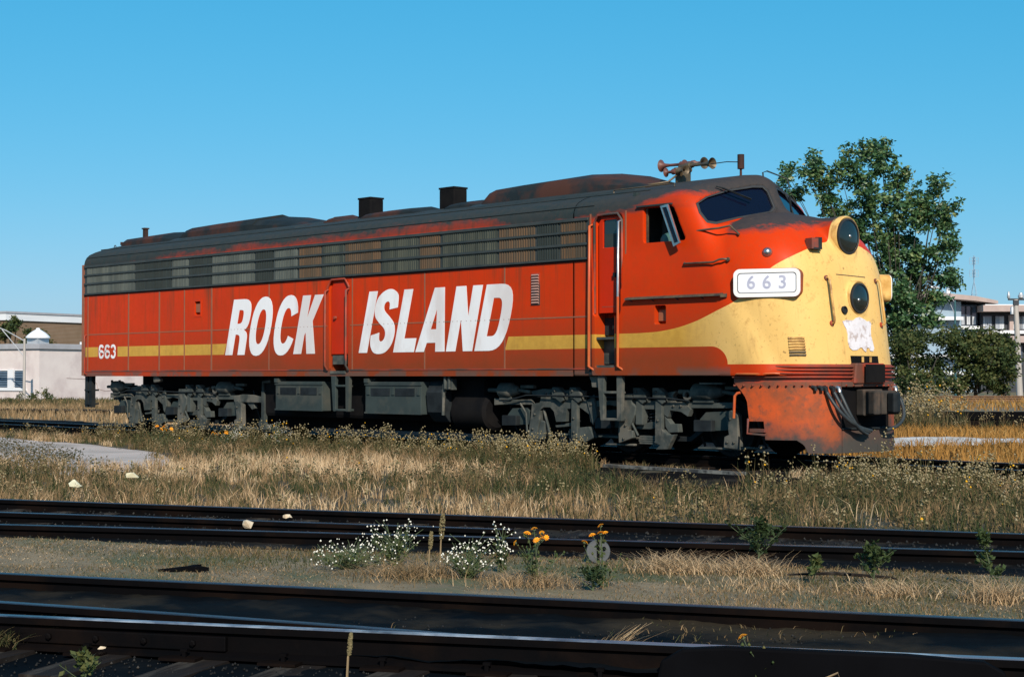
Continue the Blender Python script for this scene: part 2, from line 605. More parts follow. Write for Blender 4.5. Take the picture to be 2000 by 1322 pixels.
def nose_y(x, z):
    q = 1 - (max(x - NXS, 0) / (nose_tip(z) - NXS)) ** 2.5 - (max(z - 2.5, 0) / 1.27) ** 2.6
    return -HALF * max(q, 0) ** (1 / 3)


def nose_n(y, z):
    e = 1e-3
    n = Vector((1, -(nose_x(y + e, z) - nose_x(y - e, z)) / (2 * e), -(nose_x(y, z + e) - nose_x(y, z - e)) / (2 * e)))
    return n.normalized()


def cab_x(y, z): return 9.17 - .55 * (z - 3.75) - .42 * (math.sqrt(y * y + .004) - .063)


def carbody_front():
    h = .02
    xs = np.arange(5.9, 10.86, h, dtype=np.float32); ys = np.arange(-1.62, 1.63, h, dtype=np.float32); zs = np.arange(1.16, 4.56, h, dtype=np.float32)
    Y2, Z2 = np.meshgrid(ys, zs, indexing='ij')
    prof = [(y, z) for y, z in [(-1.5, SILL)] + [(-y, z) for y, z in ROOF] + [(y, z) for y, z in reversed(ROOF[:-1])] + [(1.5, SILL)]]
    P2 = poly_dist(Y2, Z2, prof).astype(np.float32)
    wsn = poly_dist(Y2, Z2, WS); wsf = poly_dist(Y2, Z2, [(-y, z) for y, z in WS])
    ws = np.minimum(wsn, wsf).astype(np.float32)
    X, Y, Z = xs[:, None, None], Y2[None], Z2[None]
    cabpl = (X - (9.17 - .55 * (Z - 3.75) - .42 * (np.sqrt(Y * Y + .004) - .063))) / 1.22
    body = smax(np.broadcast_to(P2[None], cabpl.shape), cabpl, .22)
    # nose: implicit, normalised by its gradient
    tip = 10.62 - (Z - 1.4) * .145
    F = (np.abs(Y) / 1.5) ** 3 + (np.maximum(X - NXS, 0) / (tip - NXS)) ** 2.5 + (np.maximum(Z - 2.5, 0) / 1.27) ** 2.6 - 1
    F = F.astype(np.float32)
    g = np.gradient(F, h)
    gn = np.sqrt(g[0] ** 2 + g[1] ** 2 + g[2] ** 2); del g
    F = np.clip(F / np.maximum(gn, .25), -.4, .4); del gn
    F = np.maximum(F, 1.245 - Z)
    F = np.maximum(F, 6.5 - X)
    D = smin(body, F, .16)
    # headlight drums
    def drum(D, cz, r, x0, x1, k):
        q = np.maximum(np.sqrt(Y * Y + (Z - cz) ** 2) - r, np.maximum(x0 - X, X - x1))
        return smin(D, q.astype(np.float32), k)
    D = drum(D, 3.345, .305, 9.3, 10.30, .10)
    D = drum(D, 2.41, .26, 9.8, 10.50, .05)
    D = np.maximum(D, SILL - Z)
    # hollow cab
    cav = np.maximum.reduce([D + .13, np.broadcast_to(7.25 - X, D.shape), np.broadcast_to(X - 9.3, D.shape), np.broadcast_to(2.5 - Z, D.shape), cabpl + .12])
    D = np.maximum(D, -cav); del cav
    # windshields
    cut = np.maximum(np.maximum(ws[None], cabpl - .10), -cabpl - .45)
    D = np.maximum(D, -cut); del cut
    # recessed lip of the windshield
    cut = np.maximum(np.maximum(ws[None] - .035, cabpl - .12), -cabpl - .022)
    D = np.maximum(D, -cut); del cut, cabpl
    # side window opening through the near wall
    XX, ZZ = np.meshgrid(xs, zs, indexing='ij')
    w = poly_dist(XX, ZZ, WIN).astype(np.float32)[:, None, :]
    D = np.maximum(D, -np.maximum(w, np.maximum(-1.8 - Y, Y + 1.2)))
    D = np.maximum(D, -np.maximum(w, np.maximum(1.2 - Y, Y - 1.8)))
    def boxcut(D, x0, x1, z0, z1, dep, r=.03):
        qx = np.abs(X - (x0 + x1) / 2) - (x1 - x0) / 2 + r; qz = np.abs(Z - (z0 + z1) / 2) - (z1 - z0) / 2 + r
        q = np.sqrt(np.maximum(qx, 0) ** 2 + np.maximum(qz, 0) ** 2) + np.minimum(np.maximum(qx, qz), 0) - r
        return np.maximum(D, -np.maximum(q, Y + HALF - dep).astype(np.float32))
    D = boxcut(D, 6.49, 7.08, 2.20, 3.82, .07, .07)     # cab door
    D = boxcut(D, 6.52, 6.95, 1.38, 2.26, .28, .02)     # step well under it
    D = boxcut(D, 7.80, 8.03, 2.05, 2.33, .12, .02)     # foot hole
    D = np.maximum(D, 6.0 - X)
    return xs, ys, zs, D


def surface_nets(xs, ys, zs, D):
    h = float(xs[1] - xs[0]); o = np.array([xs[0], ys[0], zs[0]])
    Sg = D < 0
    nx, ny, nz = D.shape
    cnt = np.zeros((nx - 1, ny - 1, nz - 1), np.int8)
    for i in (0, 1):
        for j in (0, 1):
            for k in (0, 1):
                cnt += Sg[i:nx - 1 + i, j:ny - 1 + j, k:nz - 1 + k]
    act = (cnt > 0) & (cnt < 8)
    idx = np.full(act.shape, -1, np.int32)
    ijk = np.argwhere(act)
    idx[act] = np.arange(len(ijk))
    acc = np.zeros((len(ijk), 3)); num = np.zeros(len(ijk))
    cor = [(a, b, c) for a in (0, 1) for b in (0, 1) for c in (0, 1)]
    val = {c: D[ijk[:, 0] + c[0], ijk[:, 1] + c[1], ijk[:, 2] + c[2]] for c in cor}
    for a in cor:
        for ax in range(3):
            if a[ax] == 0:
                b = list(a); b[ax] = 1; b = tuple(b)
                va, vb = val[a], val[b]
                m = (va < 0) != (vb < 0)
                t = va / np.where(np.abs(va - vb) < 1e-9, 1, va - vb)
                p = np.tile(np.array(a, float), (len(ijk), 1)); p[:, ax] = t
                acc[m] += p[m]; num[m] += 1
    V = o + (ijk + acc / num[:, None]) * h
    Q = []
    for ax in range(3):
        b, c = (ax + 1) % 3, (ax + 2) % 3
        sl0 = [slice(1, -1)] * 3; sl1 = [slice(1, -1)] * 3
        sl0[ax] = slice(0, -1); sl1[ax] = slice(1, None)
        s0 = Sg[tuple(sl0)]; s1 = Sg[tuple(sl1)]
        e = np.argwhere(s0 != s1)
        ori = s0[tuple(e.T)]
        off = np.ones(3, int); off[ax] = 0
        e = e + off
        def cell(db, dc):
            q = e.copy(); q[:, b] -= db; q[:, c] -= dc
            return idx[tuple(q.T)]
        q = np.stack([cell(1, 1), cell(0, 1), cell(0, 0), cell(1, 0)], 1)
        q[~ori] = q[~ori][:, ::-1]
        Q.append(q)
    return V, np.concatenate(Q)


_xs, _ys, _zs, _D = carbody_front()
V, Q = surface_nets(_xs, _ys, _zs, _D)
del _D
front = tri_mesh('nose_and_cab', V, Q, M['body'], loco, smooth=True)
front.data.set_sharp_from_angle(angle=R(38))


# ---- plan curve of nose bands and pilot
def plan(W, xt, x_from=None, n=90, xs=NXS):
    pts = []
    for t in np.linspace(math.pi / 2, -math.pi / 2, n):
        y = -math.copysign(W * abs(math.sin(t)) ** (2 / 3), t)
        x = xs + (xt - xs) * abs(math.cos(t)) ** (2 / 2.5)
        pts.append((x, y))
    if x_from is not None and x_from < xs:
        pts = [(x_from, -W)] + pts + [(x_from, W)]
    return pts


def band(pts, z0, z1, off, b=None):
    """a moulding that follows a plan curve, thickness off outward"""
    b = b or MB()
    n = len(pts); vs = []
    for i, p in enumerate(pts):
        q0 = Vector(pts[max(i - 1, 0)]); q1 = Vector(pts[min(i + 1, n - 1)])
        t = (q1 - q0).normalized(); nn = Vector((t.y, -t.x))
        o = Vector(p) + nn * off; i_ = Vector(p) - nn * .05
        vs += [(i_.x, i_.y, z0), (o.x, o.y, z0 + off * .3), (o.x, o.y, z1 - off * .3), (i_.x, i_.y, z1)]
    fs = []
    for i in range(n - 1):
        for k in range(4):
            a = i * 4 + k; c = i * 4 + (k + 1) % 4
            fs.append((a, c, c + 4, a + 4))
    fs += [(3, 2, 1, 0), tuple((n - 1) * 4 + k for k in range(4))]
    return b.add(vs, fs)


BASE = plan(1.47, 10.645, n=110)
BASE = [p for p in BASE if p[0] > 9.26]
for k, (z0, z1) in enumerate(((1.365, 1.412), (1.315, 1.358), (1.262, 1.305), (1.205, 1.252))):
    band(BASE, z0, z1, .045 + .004 * k).obj('nose_moulding', M['redgrime'], loco, smooth=40)
band(BASE, 1.14, 1.42, .005).obj('nose_apron', M['redgrime'], loco, smooth=40)


# ---- pilot
def pilot():
    pts = plan(1.47, 10.69, n=160)
    for yy in (-1.38, -1.18, -1.08, -.62, .62, 1.08, 1.18, 1.38):
        for e in (-.004, .004):
            y = yy + e
            pts.append((NXS + (10.69 - NXS) * (1 - (abs(y) / 1.47) ** 3) ** (1 / 2.5), y))
    pts = sorted((p for p in pts if p[0] > 9.30), key=lambda p: p[1])
    near = sorted([p for p in pts if p[1] < -1.3], key=lambda p: p[0]); far = sorted([p for p in pts if p[1] > 1.3], key=lambda p: -p[0])
    mid = [p for p in pts if -1.3 <= p[1] <= 1.3]
    pts = near + mid + far
    def zbot(x, y):
        a = abs(y)
        if a > 1.38: # wheel arch side
            return float(np.interp(x, [9.30, 9.36, 9.45, 9.52, 9.55, 9.56, 9.86], [1.16, 1.10, 1.0, .91, .80, .58, .58]))
        if a > 1.18: return .31
        if a > 1.08: return float(np.interp(a, [1.08, 1.12, 1.18], [.12, .24, .305]))
        return .12
    b = MB()
    def strip(z0f, z1f, sel):
        run = []
        def flush(run):
            if len(run) < 2: return
            vs = []; n = len(run)
            for i, (x, y) in enumerate(run):
                q0 = Vector(run[max(i - 1, 0)]); q1 = Vector(run[min(i + 1, n - 1)])
                t = (q1 - q0).normalized(); nn = Vector((t.y, -t.x)) * .03
                for dx in (0, 1):
                    for z in (z0f(x, y), z1f(x, y)):
                        vs.append((x - nn.x * dx, y - nn.y * dx, z))
            fs = []
            for i in range(n - 1):
                a = i * 4; c = a + 4
                fs += [(a, c, c + 1, a + 1), (a + 2, a + 3, c + 3, c + 2), (a, a + 2, c + 2, c), (a + 1, c + 1, c + 3, a + 3)]
            e = (n - 1) * 4
            fs += [(0, 1, 3, 2), (e, e + 2, e + 3, e + 1)]
            b.add(vs, fs)
        for p in pts:
            if sel(*p): run.append(p)
            else: flush(run); run = []
        flush(run)
    strip(zbot, lambda x, y: 1.16, lambda x, y: abs(y) > .62)
    strip(lambda x, y: .12, lambda x, y: .47, lambda x, y: abs(y) < .621)
    strip(lambda x, y: 1.09, lambda x, y: 1.16, lambda x, y: abs(y) < .621)
    return b


pilot().obj('pilot', M['pilot'], loco, smooth=30)
b = MB()
for i, p in enumerate(BASE):
    if i % 3 == 0:
        b.lathe((p[0] + .02, p[1], 1.105), (p[0] - 9.3, p[1] * 1.2, 0), [(-.01, .016), (.035, .016), (.045, .008)], 6)
o = b.obj('rivet_row', M['redgrime'], loco)
# coupler pocket interior
MB().box(10.0, 10.60, -.66, .66, .40, 1.12).obj('coupler_pocket', M['black'], loco)
# ledge under the pocket
band([p for p in plan(1.47, 10.69, n=160) if abs(p[1]) < .66], .455, .49, .03).obj('pocket_ledge', M['truckdark'], loco)
# side stirrup steps in the pilot corner
b = MB()
b.tube([(9.57, -1.46, .62), (9.57, -1.48, .40), (9.86, -1.42, .38)], .018, 6)
b.box(9.57, 9.84, -1.43, -1.30, .42, .47)
b.obj('corner_step', M['redgrime'], loco)
MB().tube([(9.40, -1.42, 1.0), (9.35, -1.44, .99), (9.32, -1.46, .95), (9.30, -1.46, .62)], .022, 8).obj('cut_lever', M['hand_red'], loco, smooth=60)
MB().tube([(9.36, -1.49, 1.262), (9.44, -1.56, 1.275), (9.75, -1.50, 1.275), (10.0, -1.40, 1.285), (10.05, -1.33, 1.28)], .017, 8).obj('grab_iron', M['hand_red'], loco, smooth=60)

# coupler: shank, head and knuckle
b = MB()
b.box(10.2, 10.75, -.11, .11, .75, .98)
head = [(10.70, -.16), (10.86, -.27), (10.98, -.31), (11.05, -.27), (11.02, -.18), (10.93, -.12), (10.92, -.02), (10.97, .06), (11.04, .10), (11.05, .24), (10.98, .31), (10.86, .30), (10.70, .16)]
b.prism(head, [], lambda a, c, d: (a, c, d), .68, 1.03)
b.prism([(10.60, -.22), (10.76, -.25), (10.76, .25), (10.60, .22)], [], lambda a, c, d: (a, c, d), .66, 1.05)
o = b.obj('coupler', M['coupler'], loco, bevel=.02)
MB().prism([(10.90, .10), (11.00, .02), (11.12, -.02), (11.15, .05), (11.10, .20), (10.99, .26)], [], lambda a, c, d: (a, c, d), .71, 1.0).obj('knuckle', M['truckdark'], o, bevel=.02)
for k, (y0, s) in enumerate(((-.90, 0), (-.80, .02), (-.71, .05), (.80, .0))):
    x0 = NXS + (10.69 - NXS) * (1 - (abs(y0) / 1.47) ** 3) ** .4
    sg = -1 if y0 < 0 else 1
    pts = []
    P0 = Vector((x0 + .02, y0, 1.06)); P1 = Vector((x0 + .16, y0, .86)); P2 = Vector((10.92, y0 + .10 * -sg * -1 * .3, .52 - s)); P3 = Vector((10.80, sg * (.12 + .05 * k), .44 - s))
    for t in np.linspace(0, 1, 14):
        u = 1 - t
        pts.append(P0 * u ** 3 + P1 * 3 * u * u * t + P2 * 3 * u * t * t + P3 * t ** 3)
    hs = MB().tube(pts, .027, 8).obj('air_hose', M['hose'], loco, smooth=60)
    MB().tube([P0 + Vector((-.06, 0, .02)), P0 + Vector((.02, 0, .01)), P0 + Vector((.03, 0, -.05))], .034, 8).obj('hose_fitting', M['chrome'] if k in (2, 3) else M['truckdark'], hs, smooth=60)
for y0 in (-1.04, -.97):
    x0 = NXS + (10.69 - NXS) * (1 - (abs(y0) / 1.47) ** 3) ** .4
    MB().tube([(x0 - .02, y0, 1.09), (x0 + .06, y0, 1.08), (x0 + .07, y0, 1.03)], .026, 8).obj('hose_fitting', M['truckdark'], loco, smooth=60)

# buffer plate on the nose bands, door base with its number marks
MB().prism([(-.40, 0), (-.36, .30), (.36, .30), (.40, 0)], [], lambda a, c, d: (10.60 + d - a * a * .25, a, 1.135 + c), 0, .15).obj('buffer_plate', M['redgrime'], loco, bevel=.02)
MB().box(10.76, 10.765, -.20, .30, 1.15, 1.42).obj('tread_plate', M['black'], loco)
bp = MB().prism([(-.34, 1.425), (-.34, 1.545), (.34, 1.545), (.34, 1.425)], [], lambda a, c, d: (nose_x(a, c) + d, a, c), -.05, .02).obj('door_base_plate', M['black'], loco)
for y in (-.10, .10):
    MB().box(10.645, 10.652, y - .03, y + .02, 1.45, 1.53).obj('painted_mark', M['yellow'], bp)


# ---- things standing on the nose
def on_nose(y, z, out=0):
    n = nose_n(y, z)
    return Vector((nose_x(y, z), y, z)) + n * out, n


def nose_patch(name, outline, off, mat, parent=loco, n=9):
    """plate that follows the nose skin; outline in (y, z)"""
    flat, tris = tess(outline)
    import bmesh
    bm = bmesh.new()
    vv = [bm.verts.new((p[0], p[1], 0)) for p in flat]
    for t in tris: bm.faces.new([vv[i] for i in t])
    bmesh.ops.subdivide_edges(bm, edges=bm.edges, cuts=9, use_grid_fill=True)
    bmesh.ops.triangulate(bm, faces=bm.faces)
    for v in bm.verts:
        p, nn = on_nose(v.co.x, v.co.y, off)
        v.co = p
    r = bmesh.ops.extrude_face_region(bm, geom=list(bm.faces))
    for e in r['geom']:
        if isinstance(e, bmesh.types.BMVert): e.co.x -= off + .01
    bmesh.ops.recalc_face_normals(bm, faces=bm.faces)
    me = bpy.data.meshes.new(name); bm.to_mesh(me); bm.free()
    me.materials.append(mat)
    return link(name, me, parent)


# emblem: worn white shield with a wavy edge
sh = [(-.34, 2.075), (-.43, 2.05), (-.40, 1.99), (-.36, 1.93), (-.345, 1.85), (-.36, 1.75), (-.34, 1.66), (-.28, 1.625), (-.17, 1.63), (-.09, 1.665), (-.04, 1.67), (.0, 1.625), (.05, 1.60), (.08, 1.66), (.14, 1.67), (.17, 1.62), (.24, 1.615), (.28, 1.66), (.26, 1.75), (.235, 1.85), (.25, 1.95), (.28, 2.03), (.25, 2.07), (.17, 2.065), (.09, 2.10), (.0, 2.125), (-.09, 2.11), (-.17, 2.07)]
M['shield'] = pm('peeling_white_emblem_paint', (.72, .68, .70), (.62, .58, .60), 5, .6, c3=(.46, .38, .36), s3=9, lo=.4, hi=.7)
nose_patch('emblem_shield', [(-y if False else y, z) for y, z in sh], .012, M['shield'])
# number boards
NB = []
for sgn in (-1, 1):
    c0 = Vector((9.36, 1.505 * sgn, 0)); c1 = Vector((10.275, 1.085 * sgn, 0))
    u = (c1 - c0).normalized(); nn = Vector((-u.y * sgn * -1, u.x * sgn * -1 * -1, 0))
    nn = Vector((.42, .907 * sgn, 0)).normalized()
    cc = (c0 + c1) / 2 + Vector((0, 0, 2.612)) + nn * .085
    L = (c1 - c0).length; H = .425
    def rr(w, h, r, n=6):
        p = []
        for (sx, sz, a0) in ((1, 1, 0), (-1, 1, 90), (-1, -1, 180), (1, -1, 270)):
            for k in range(n + 1):
                a = R(a0 + 90 * k / n)
                p.append((sx * (w / 2 - r) + r * math.cos(a), sz * (h / 2 - r) + r * math.sin(a)))
        return p
    fn = lambda a, c, d: tuple(cc + u * a + Vector((0, 0, c)) + nn * d)
    nb = MB().prism(rr(L, H, .10), [], fn, -.26, 0).obj('number_board', M['redgrime'] if sgn < 0 else M['yellow'], loco, bevel=.01)
    MB().prism(rr(L - .01, H - .01, .095), [rr(L - .125, H - .125, .05)], fn, 0, .014).obj('board_frame', M['whitefresh'], nb)
    MB().prism(rr(L - .128, H - .128, .05), [rr(L - .145, H - .145, .045)], fn, 0, .009).obj('frame_gasket', M['truckdark'], nb)
    MB().prism(rr(L - .146, H - .146, .045), [], fn, 0, .006).obj('board_face', pm('backlit_opal_glass', (.80, .80, .84), (.76, .76, .81), 3, .25), nb)
    if sgn < 0: NB.append((nb, cc, u, nn))


def text_mesh(name, body, size, mat, parent, origin, ux, uz, ext=.003, off=0, spacing=1.0, xscale=1.0):
    cu = bpy.data.curves.new(name, 'FONT')
    cu.body = body; cu.size = size; cu.extrude = ext; cu.offset = off; cu.space_character = spacing
    cu.align_x = 'CENTER'; cu.align_y = 'CENTER'
    tmp = bpy.data.objects.new(name, cu); COL.objects.link(tmp)
    dg = bpy.context.evaluated_depsgraph_get()
    me = bpy.data.meshes.new_from_object(tmp.evaluated_get(dg))
    bpy.data.objects.remove(tmp); bpy.data.curves.remove(cu)
    ux = Vector(ux).normalized(); uz = Vector(uz).normalized(); un = ux.cross(uz)
    Mx = Matrix((ux * xscale, uz, un)).transposed().to_4x4(); Mx.translation = Vector(origin)
    me.transform(Mx)
    me.materials.clear(); me.materials.append(mat)
    return link(name, me, parent)


# ---- letter outlines
def bez(p0, p1, p2, p3, n=8):
    o = []
    for k in range(1, n + 1):
        t = k / n; u = 1 - t
        o.append(tuple(u ** 3 * p0[i] + 3 * u * u * t * p1[i] + 3 * u * t * t * p2[i] + t ** 3 * p3[i] for i in (0, 1)))
    return o


def ell(cx, cz, rx, rz, a0, a1, n=28, e=2.3):
    o = []
    for k in range(n + 1):
        a = a0 + (a1 - a0) * k / n
        c, s = math.cos(a), math.sin(a)
        o.append((cx + rx * math.copysign(abs(c) ** (2 / e), c), cz + rz * math.copysign(abs(s) ** (2 / e), s)))
    return o


def catmull(P, n=5):
    o = []; m = len(P)
    for i in range(m):
        p0, p1, p2, p3 = P[i - 1], P[i], P[(i + 1) % m], P[(i + 2) % m]
        if len(p1) > 2 and len(p2) > 2:
            o.append(p1[:2]); continue
        if len(p1) > 2: p0 = p1
        if len(p2) > 2: p3 = p2
        for k in range(n):
            t = k / n
            o.append(tuple(.5 * (2 * p1[j] + (p2[j] - p0[j]) * t + (2 * p0[j] - 5 * p1[j] + 4 * p2[j] - p3[j]) * t * t + (3 * p1[j] - p0[j] - 3 * p2[j] + p3[j]) * t ** 3) for j in (0, 1)))
    return o


T2 = 2 * math.pi
GL = []
ro = [(-4.11, 1.68), (-4.11, 2.82), (-3.74, 2.82)] + bez((-3.74, 2.82), (-3.50, 2.82), (-3.42, 2.72), (-3.42, 2.50)) + bez((-3.42, 2.50), (-3.42, 2.30), (-3.46, 2.22), (-3.57, 2.185), 5) + bez((-3.57, 2.185), (-3.44, 2.15), (-3.42, 2.08), (-3.42, 1.95), 5) + [(-3.41, 1.68), (-3.66, 1.68), (-3.67, 1.96)] + bez((-3.67, 1.96), (-3.68, 2.08), (-3.70, 2.10), (-3.85, 2.10), 5) + [(-3.85, 1.68)]
rh = [(-3.85, 2.32), (-3.85, 2.60), (-3.77, 2.60)] + bez((-3.77, 2.60), (-3.68, 2.60), (-3.67, 2.56), (-3.67, 2.46), 5) + bez((-3.67, 2.46), (-3.67, 2.34), (-3.71, 2.32), (-3.78, 2.32), 5)
GL.append((ro, [rh]))
GL.append((ell(-2.99, 2.25, .36, .595, 0, T2)[:-1], [ell(-2.985, 2.24, .15, .35, 0, T2)[:-1]]))
GL.append((ell(-2.135, 2.25, .36, .595, .36, T2 - .42) + list(reversed(ell(-2.13, 2.24, .15, .35, .50, T2 - .55))), []))
GL.append(([(-1.72, 1.68), (-1.72, 2.82), (-1.46, 2.82), (-1.46, 2.38), (-1.33, 2.82), (-1.05, 2.82), (-1.265, 2.31), (-1.01, 1.68), (-1.285, 1.68), (-1.43, 2.10), (-1.46, 2.03), (-1.46, 1.68)], []))
GL.append(([(.36, 1.68), (.36, 2.82), (.61, 2.82), (.61, 1.68)], []))
c = 1
GL.append((catmull([(1.28, 2.50, c), (1.24, 2.72), (1.10, 2.82), (.95, 2.845), (.79, 2.80), (.66, 2.69), (.62, 2.52), (.66, 2.36), (.80, 2.24), (.98, 2.13), (1.05, 2.03), (1.04, 1.93), (.97, 1.885), (.90, 1.92), (.87, 2.05, c), (.63, 2.00, c), (.67, 1.82), (.79, 1.69), (.96, 1.655), (1.15, 1.69), (1.28, 1.82), (1.32, 2.02), (1.26, 2.20), (1.10, 2.33), (.93, 2.44), (.88, 2.52), (.90, 2.59), (.97, 2.62), (1.03, 2.58), (1.05, 2.47, c)]), []))
GL.append(([(1.38, 1.68), (1.38, 2.82), (1.63, 2.82), (1.63, 1.93), (1.97, 1.93), (1.97, 1.68)], []))
GL.append(([(2.01, 1.68), (2.23, 2.82), (2.50, 2.82), (2.81, 1.68), (2.56, 1.68), (2.52, 1.84), (2.28, 1.84), (2.25, 1.68)], [[(2.325, 2.08), (2.395, 2.44), (2.475, 2.08)]]))
GL.append(([(2.85, 1.68), (2.81, 2.82), (3.07, 2.82), (3.27, 2.28), (3.25, 2.82), (3.50, 2.82), (3.54, 1.68), (3.30, 1.68), (3.09, 2.24), (3.10, 1.68)], []))
GL.append(([(3.60, 1.68), (3.60, 2.82), (3.96, 2.82)] + bez((3.96, 2.82), (4.26, 2.82), (4.35, 2.66), (4.35, 2.28)) + bez((4.35, 2.28), (4.35, 1.86), (4.24, 1.68), (3.97, 1.68)), [[(3.845, 1.93), (3.845, 2.585), (3.95, 2.585)] + bez((3.95, 2.585), (4.07, 2.585), (4.10, 2.50), (4.10, 2.27)) + bez((4.10, 2.27), (4.10, 2.0), (4.07, 1.93), (3.95, 1.93))]))
SHEAR = lambda a, z: a + .282 * (z - 1.68)
for outer, holes in GL:
    MB().plate([(SHEAR(a, z), z) for a, z in outer], -1.499, -1.5045, [[(SHEAR(a, z), z) for a, z in hh] for hh in holes]).obj('letter', M['white'], loco)


# block digits 6 6 3 on the rear corner, as brushed strokes
def ribbon(path, t, y0, y1):
    L_, R_ = [], []
    for i, p in enumerate(path):
        q0 = Vector(path[max(i - 1, 0)]); q1 = Vector(path[min(i + 1, len(path) - 1)])
        d = (q1 - q0).normalized(); n_ = Vector((-d.y, d.x)) * t / 2
        L_.append((p[0] + n_.x, p[1] + n_.y)); R_.append((p[0] - n_.x, p[1] - n_.y))
    b = MB(); m = len(path); vs = []
    for l, r in zip(L_, R_): vs += [(l[0], y1, l[1]), (r[0], y1, r[1]), (l[0], y0, l[1]), (r[0], y0, r[1])]
    fs = []
    for i in range(m - 1):
        a = 4 * i; c = a + 4
        fs += [(a, a + 1, c + 1, c), (a, c, c + 2, a + 2), (a + 1, a + 3, c + 3, c + 1)]
    return b.add(vs, fs)


def digit_path(ch, x, z, w, h, t):
    x0, x1, cx = x + t / 2, x + w - t / 2, x + w / 2
    rx, ry = w / 2 - t / 2, w * .44 - t * .1
    if ch == '6':
        top = ell(cx, z + h - t / 2 - ry, rx, ry, math.pi * .12, math.pi, 8, 2.6)
        bot = ell(cx, z + t / 2 + ry, rx, ry, math.pi, T2, 9, 2.6)
        mid = ell(cx, z + h * .53 - ry * .8, rx, ry * .8, 0, math.pi * .80, 8, 2.6)
        return top + bot + mid
    top = list(reversed(ell(cx, z + h - t / 2 - ry, rx, ry, 0, math.pi * .88, 8, 2.6)))
    bot = list(reversed(ell(cx, z + t / 2 + ry, rx, ry, math.pi * 1.12, T2, 9, 2.6)))
    return top + [(x1, z + h * .60), (x1 - t * .9, z + h * .51), (x1, z + h * .42)] + bot


for ch, x in (('6', -9.30), ('6', -9.03), ('3', -8.77)):
    ribbon(digit_path(ch, x, 1.645, .225, .325, .058), .058, -1.499, -1.5045).obj('digit', M['white'], loco)
nb, cc, u, nn = NB[0]
M['numink'] = pm('faded_number_ink', (.34, .35, .46), (.46, .46, .56), 8, .5)
for k, ch in enumerate('663'):
    text_mesh('digit', ch, .27, M['numink'], nb, cc + u * (-.235 + .235 * k) + nn * .008, u, (0, 0, 1), .001, .004)
text_mesh('letter', 'F', .15, M['white'], loco, (9.07, -1.5035, 1.49), (1, 0, 0), (0, 0, 1), .003, .006)

# ---- headlights
for (z, r, x) in ((3.345, .305, 10.30), (2.41, .26, 10.50)):
    hl = MB().lathe((x - .02, 0, z), (1, 0, 0), [(-.05, r + .004), (.02, r + .006), (.045, r - .012), (.03, r - .035)], 40).obj('headlight_ring', M['yellow'], loco, smooth=50)
    MB().lathe((x - .02, 0, z), (1, 0, 0), [(.026, r - .034), (.058, r - .034), (.064, r - .06), (.058, r - .065)], 40).obj('gasket', M['rubber'], hl, smooth=50)
    q = r - .06
    MB().lathe((x - .02, 0, z), (1, 0, 0), [(.05, q), (.064, q * .85), (.075, q * .6), (.082, q * .3), (.084, .002)], 40).obj('lens', M['lens'], hl, smooth=80)
    MB().lathe((x + .058, .0 if z > 3 else -.07, z if z > 3 else z - .03), (1, 0, 0), [(0, .030), (.010, .026), (.018, .012), (.020, 0)], 12).obj('lens_glint', M['chrome'], hl, smooth=80)  # chrome bump added on the lens to imitate a glint
# nose grab irons
for y in (-.645, .60):
    pts = []
    for z, o_ in ((2.69, .0), (2.69, .06), (2.64, .075), (2.35, .075), (2.06, .075), (2.02, .06), (2.02, 0)):
        pts.append(on_nose(y, z, o_)[0])
    g = MB().tube(pts, .018, 8).obj('nose_grab_iron', M['yellow'], loco, smooth=60)
    for z in (2.69, 2.02):
        p, n_ = on_nose(y, z, 0)
        MB().lathe(p, n_, [(-.01, .04), (.02, .04), (.025, .02)], 10, caps=True).obj('mounting_foot', M['redgrime'], g)
# seam above the lower headlight, small louvre, lift socket
nose_patch('door_seam', [(-.42, 2.745), (.30, 2.73), (.30, 2.742), (-.42, 2.757)], .004, M['brass'])
for k in range(7):
    z = 1.555 + k * .042
    p, n_ = on_nose(-1.15, z)
    t = Vector((-n_.y, n_.x, 0)).normalized()
    MB().obox(p + n_ * .008, .24, .03, .022, t, (0, 0, 1)).obj('louvre_slat', M['yellow'] if k > 1 else M['brass'], loco)
p, n_ = on_nose(-.36, 2.22)
MB().lathe(p, n_, [(-.02, .06), (.03, .06), (.035, .045), (.01, .04), (.01, .002)], 16).obj('lift_socket', M['truckdark'], loco, smooth=40)
# class-light bracket and round marker lamp
p, n_ = on_nose(-.70, 3.17)
t = Vector((-n_.y, n_.x, 0)).normalized()
b = MB(); b.obox(p + n_ * .06 - t * .05, .12, .16, .16, t, (0, 0, 1)); b.obox(p + n_ * .08 + t * .06, .10, .04, .17, t, (0, 0, 1), 1); b.obox(p + n_ * .09 + Vector((0, 0, -.09)), .15, .12, .025, t, (0, 0, 1), 1)
b.obj('flag_bracket', [M['redgrime'], M['truckdark']], loco)
p = Vector((9.79, nose_y(9.79, 3.07), 3.07))
ml = MB().lathe(p, (.4, -.9, .25), [(-.03, .075), (.02, .075), (.03, .06)], 18).obj('marker_lamp_rim', M['redgrime'], loco, smooth=40)
MB().lathe(p, (.4, -.9, .25), [(.0, .062), (.03, .058), (.055, .04), (.066, .015), (.068, .001)], 18).obj('marker_lens', M['chrome'], ml, smooth=80)
for nm, pts in (('grab_iron', [(8.55, -1.36, 3.44), (8.58, -1.47, 3.45), (9.0, -1.42, 3.47), (9.16, -1.36, 3.50), (9.24, -1.30, 3.40), (9.30, -1.32, 3.36)]),
                ('grab_iron', [(8.38, -1.48, 2.99), (8.42, -1.56, 2.955), (9.0, -1.56, 2.95), (9.10, -1.55, 2.985), (9.16, -1.54, 2.99), (9.22, -1.46, 2.985)])):
    MB().tube(pts, .016, 7).obj(nm, M['brass'], loco, smooth=60)
